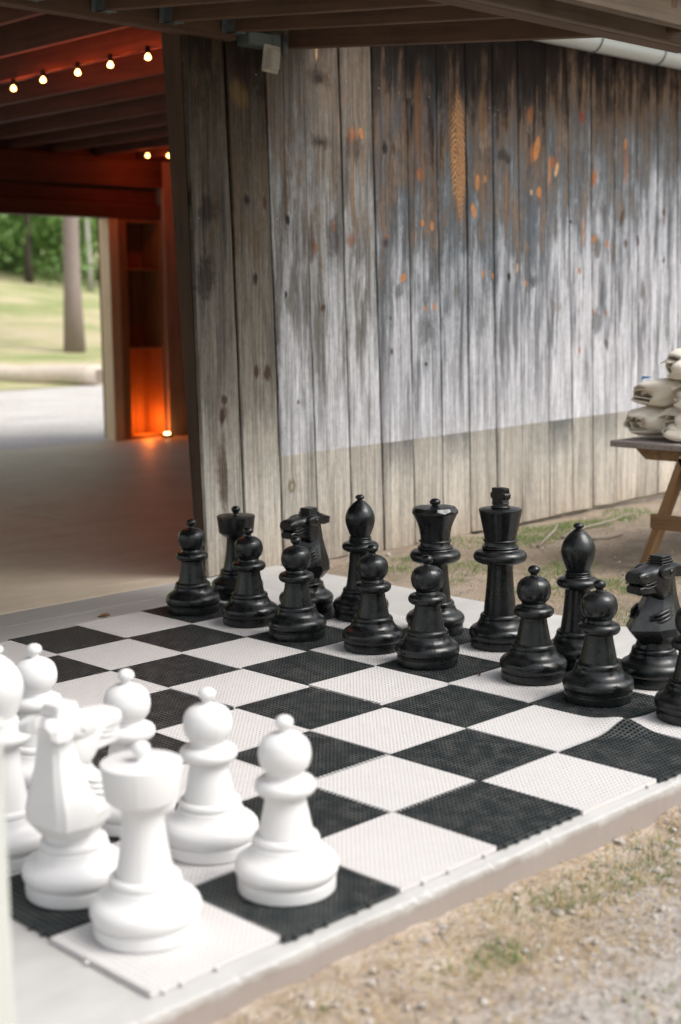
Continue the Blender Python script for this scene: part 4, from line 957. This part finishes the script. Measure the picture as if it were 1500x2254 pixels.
lf = mesh("dead_leaf", [(0, 0, .002), (.02, .012, .012), (.045, .006, .016), (.06, -.004, .006), (.04, -.018, .012), (.016, -.014, .010), (.03, -.003, .003)],
          [(0, 1, 6), (1, 2, 6), (2, 3, 6), (3, 4, 6), (4, 5, 6), (5, 0, 6)], simple("brown_leaf", (.20, .10, .035), .8, .3, 60)); lf.location = (1.93, 2.915, .001); lf.rotation_euler.z = -.6
l2 = bpy.data.objects.new('dead_leaf', lf.data.copy()); COL.objects.link(l2); l2.data.materials.clear(); l2.data.materials.append(simple('reddish_leaf', (.16, .05, .035), .8, .3, 60)); l2.scale = (.45, .4, .6); l2.rotation_euler.z = .9; l2.location = (6.42 * T, 2.98 * T, ZTILE); tag(l2, 'tiny reddish leaf scrap on the white tile beside a black pawn', 'leaf')
tag(lf, "curled brown dead leaf beside the board on the concrete", "leaf")

# ---------------------------------------------------------------- trees (placed last, they only show through the doorway)
big = tree(16.45, 24.25, 10.5, .20, M_bark, high, "tall bare grey trunk standing alone on the lawn behind the log", group=None)

tree(25.6, 40.2, 7, .13, M_dbark, crowns[0], "leafy tree with a dark slim trunk at the top of the lawn", group=None)
for (x, y), lb in zip(((27.2, 38.9), (27.75, 38.3)), ("left one of two slim pale birch trunks by the doorway jamb", "right one of two slim pale birch trunks by the doorway jamb")):
    tree(x, y, 9, .10, M_birch, None, lb, "birch_tree", group="pale birches at the lawn edge")
spots = [(22.5, 43.5, 0, 1.0), (26.5, 45.5, 1, 1.1), (30.2, 44.5, 2, 1.1), (28.6, 42.2, 0, .85), (24.0, 47.5, 2, 1.2), (33.5, 43.0, 1, 1.1), (18.0, 45.5, 2, 1.1), (13.0, 46.0, 0, 1.2), (37.5, 44.5, 0, 1.2), (31.5, 49.0, 1, 1.35), (8.0, 47.0, 1, 1.2), (42.0, 43.0, 2, 1.2), (27.5, 51.0, 0, 1.5), (21.0, 51.0, 1, 1.5)]
WL = "bushy green tree of the wood at the top of the lawn"
for x, y, k, sc in spots:
    tree(x, y, 5.5 * sc, .13, M_dbark, crowns[k], WL, "leafy_tree", sc, "bushy trees of the wood beyond the lawn")
# the wood behind them reads as one mass
r = np.random.default_rng(21); V, F = [], []
for k in range(15000):
    x, y = r.uniform(-35, 75), r.uniform(53, 62); c = np.array([x, y, hill(x, y) + r.uniform(0, 11) * (.7 + .3 * sin(x * .5))])
    a = r.normal(0, 1, 3); a /= np.linalg.norm(a); b = np.cross(a, r.normal(0, 1, 3)); b /= np.linalg.norm(b); sz = r.uniform(.25, .6); i = len(V)
    V += [tuple(c - a * sz), tuple(c + b * sz * .6), tuple(c + a * sz), tuple(c - b * sz * .6)]; F.append((i, i + 1, i + 2, i + 3))
kind(mesh("woods", V, F, M_leaf[0]), 'stuff')

M_wood = leaf_mat("wood_leaf", (.04, .10, .025), (.12, .22, .06))
# unseen woods ring, added behind and beside the camera to darken reflections
V, F = [], []
for k in range(48000):
    th = r.uniform(radians(-175), radians(28)); d = r.uniform(30, 40); x, y = 2 + d * cos(th), d * sin(th)
    c = np.array([x, y, r.uniform(0, 1) ** .8 * (9.5 + 2.5 * sin(th * 9) + 1.5 * sin(th * 23))])
    a = r.normal(0, 1, 3); a /= np.linalg.norm(a); b = np.cross(a, r.normal(0, 1, 3)); b /= np.linalg.norm(b); sz = r.uniform(.15, .36); i = len(V)
    V += [tuple(c - a * sz), tuple(c + b * sz * .6), tuple(c + a * sz), tuple(c - b * sz * .6)]; F.append((i, i + 1, i + 2, i + 3))
kind(mesh("added_woods_ring", V, F, M_wood), 'stuff')

# ---------------------------------------------------------------- ground cover (uncountable)
def blades(name, spots, mat, hmin, hmax, w, lean):
    r = np.random.default_rng(len(spots)); V, F = [], []
    for (x, y, rad, n) in spots:
        for k in range(n):
            a, q = r.uniform(0, 2 * pi), sqrt(r.random()) * rad
            bx, by = x + q * cos(a), y + q * sin(a) * .8
            if (bx < 3.31 and by > -.055) or by > 3.24: continue
            bz = ground_h(bx, by) - .004; h = r.uniform(hmin, hmax) * (1.15 - .6 * q / max(rad, .01)); d = r.uniform(0, 2 * pi); ln = r.uniform(.1, 1) * lean * h
            ux, uy = -sin(d) * w * r.uniform(.6, 1.3), cos(d) * w; i = len(V); cx, cy = cos(d) * ln, sin(d) * ln
            V += [(bx - ux, by - uy, bz), (bx + ux, by + uy, bz), (bx + cx * .45 + ux * .7, by + cy * .45 + uy * .7, bz + h * .62), (bx + cx * .45 - ux * .7, by + cy * .45 - uy * .7, bz + h * .62), (bx + cx, by + cy, bz + h * .95)]
            F += [(i, i + 1, i + 2, i + 3), (i + 3, i + 2, i + 4)]
    return kind(mesh(name, V, F, mat), 'stuff')
M_grass = leaf_mat("grass_green", (.09, .17, .05), (.25, .32, .13))
M_straw = simple("dry_straw", (.42, .31, .17), .9, .35, 30)
gs = [(.757, -.27, .05, 60), (.74, -.24, .03, 30), (1.004, -.17, .06, 50), (1.394, -.22, .10, 70), (.6, -.25, .04, 30), (.735, -.70, .10, 60), (1.18, -.22, .05, 25), (1.45, -.30, .10, 50), (.30, -.15, .05, 12)]
gs = [(a, b, c * 1.9, n) for a, b, c, n in gs] + [(.95 + .1 * k, -.16 - .03 * (k % 3), .12, 22) for k in range(9)]
gs += [(3.67, 2.77, .12, 150), (3.95, 2.9, .15, 150), (4.55, 3.05, .25, 260), (4.0, 2.55, .22, 260), (5.18, 2.98, .30, 700), (5.55, 2.95, .22, 500), (4.87, 2.85, .22, 420), (6.15, 3.02, .22, 260), (5.9, 2.9, .12, 150),
       (4.15, 2.1, .20, 320), (4.1, 1.76, .16, 260), (4.4, 2.2, .16, 160), (4.1, 1.55, .16, 200), (3.75, 1.9, .20, 220), (3.6, 2.4, .16, 120), (4.5, 1.75, .16, 160), (3.55, 1.3, .2, 140), (4.7, 1.2, .4, 220), (4.9, 1.6, .2, 90)]
gs = [(a, b, c, int(n * 1.7)) for a, b, c, n in gs]
blades("grass", gs, M_grass, .010, .040, .0016, 1.9)
ss = [(.9, -.22, .4, 2200), (1.3, -.22, .5, 2600), (.4, -.25, .35, 1500), (1.8, -.25, .6, 2200), (.1, -.25, .3, 700), (.8, -.5, .4, 500), (1.3, -.6, .5, 500), (4.2, 2.3, .7, 900), (4.6, 2.6, .6, 500), (3.8, 1.6, .5, 700), (5.4, 2.8, .6, 300), (4.3, 1.4, .5, 500), (3.6, 2.7, .3, 200)]
ss += [(4.4, 2.5, .8, 1500), (5.4, 2.9, .6, 700), (3.8, 1.9, .5, 900), (4.6, 1.5, .6, 900)]
blades("dry_grass", ss, M_straw, .005, .022, .0013, 4.2)
r = np.random.default_rng(4); V, F = [], []
ico = bmesh.new(); bmesh.ops.create_icosphere(ico, subdivisions=1, radius=1); iv = np.array([v.co[:] for v in ico.verts]); inf = [[v.index for v in f.verts] for f in ico.faces]; ico.free()
for k in range(5200):
    if k < 3600:
        x, y = r.uniform(-.2, 2.2), -.07 - abs(r.normal(0, .42))
        if y > -.35 and r.random() < .6: continue
    else: x, y = r.uniform(3.32, 6.5), r.uniform(.8, 3.2)
    s = .0022 + r.exponential(.0026); s = min(s, .016); z = ground_h(x, y)
    sc = s * r.uniform(.6, 1.2, 3) * np.array([1, 1, .7]); i = len(V)
    V += (iv * sc * (1 + r.uniform(-.2, .2, (len(iv), 1))) + np.array([x, y, z])).tolist(); F += [[q + i for q in f] for f in inf]
tp_ = NT("pebble_stone"); c = tp_.noise(tp_.pos(), 38., 2, .5); tp_.set(Base_Color=tp_.ramp(c, [(.3, (.20, .17, .15)), (.5, (.38, .34, .30)), (.7, (.58, .55, .52))]), Roughness=.9)
kind(mesh("pebbles", V, F, tp_.m), 'stuff')
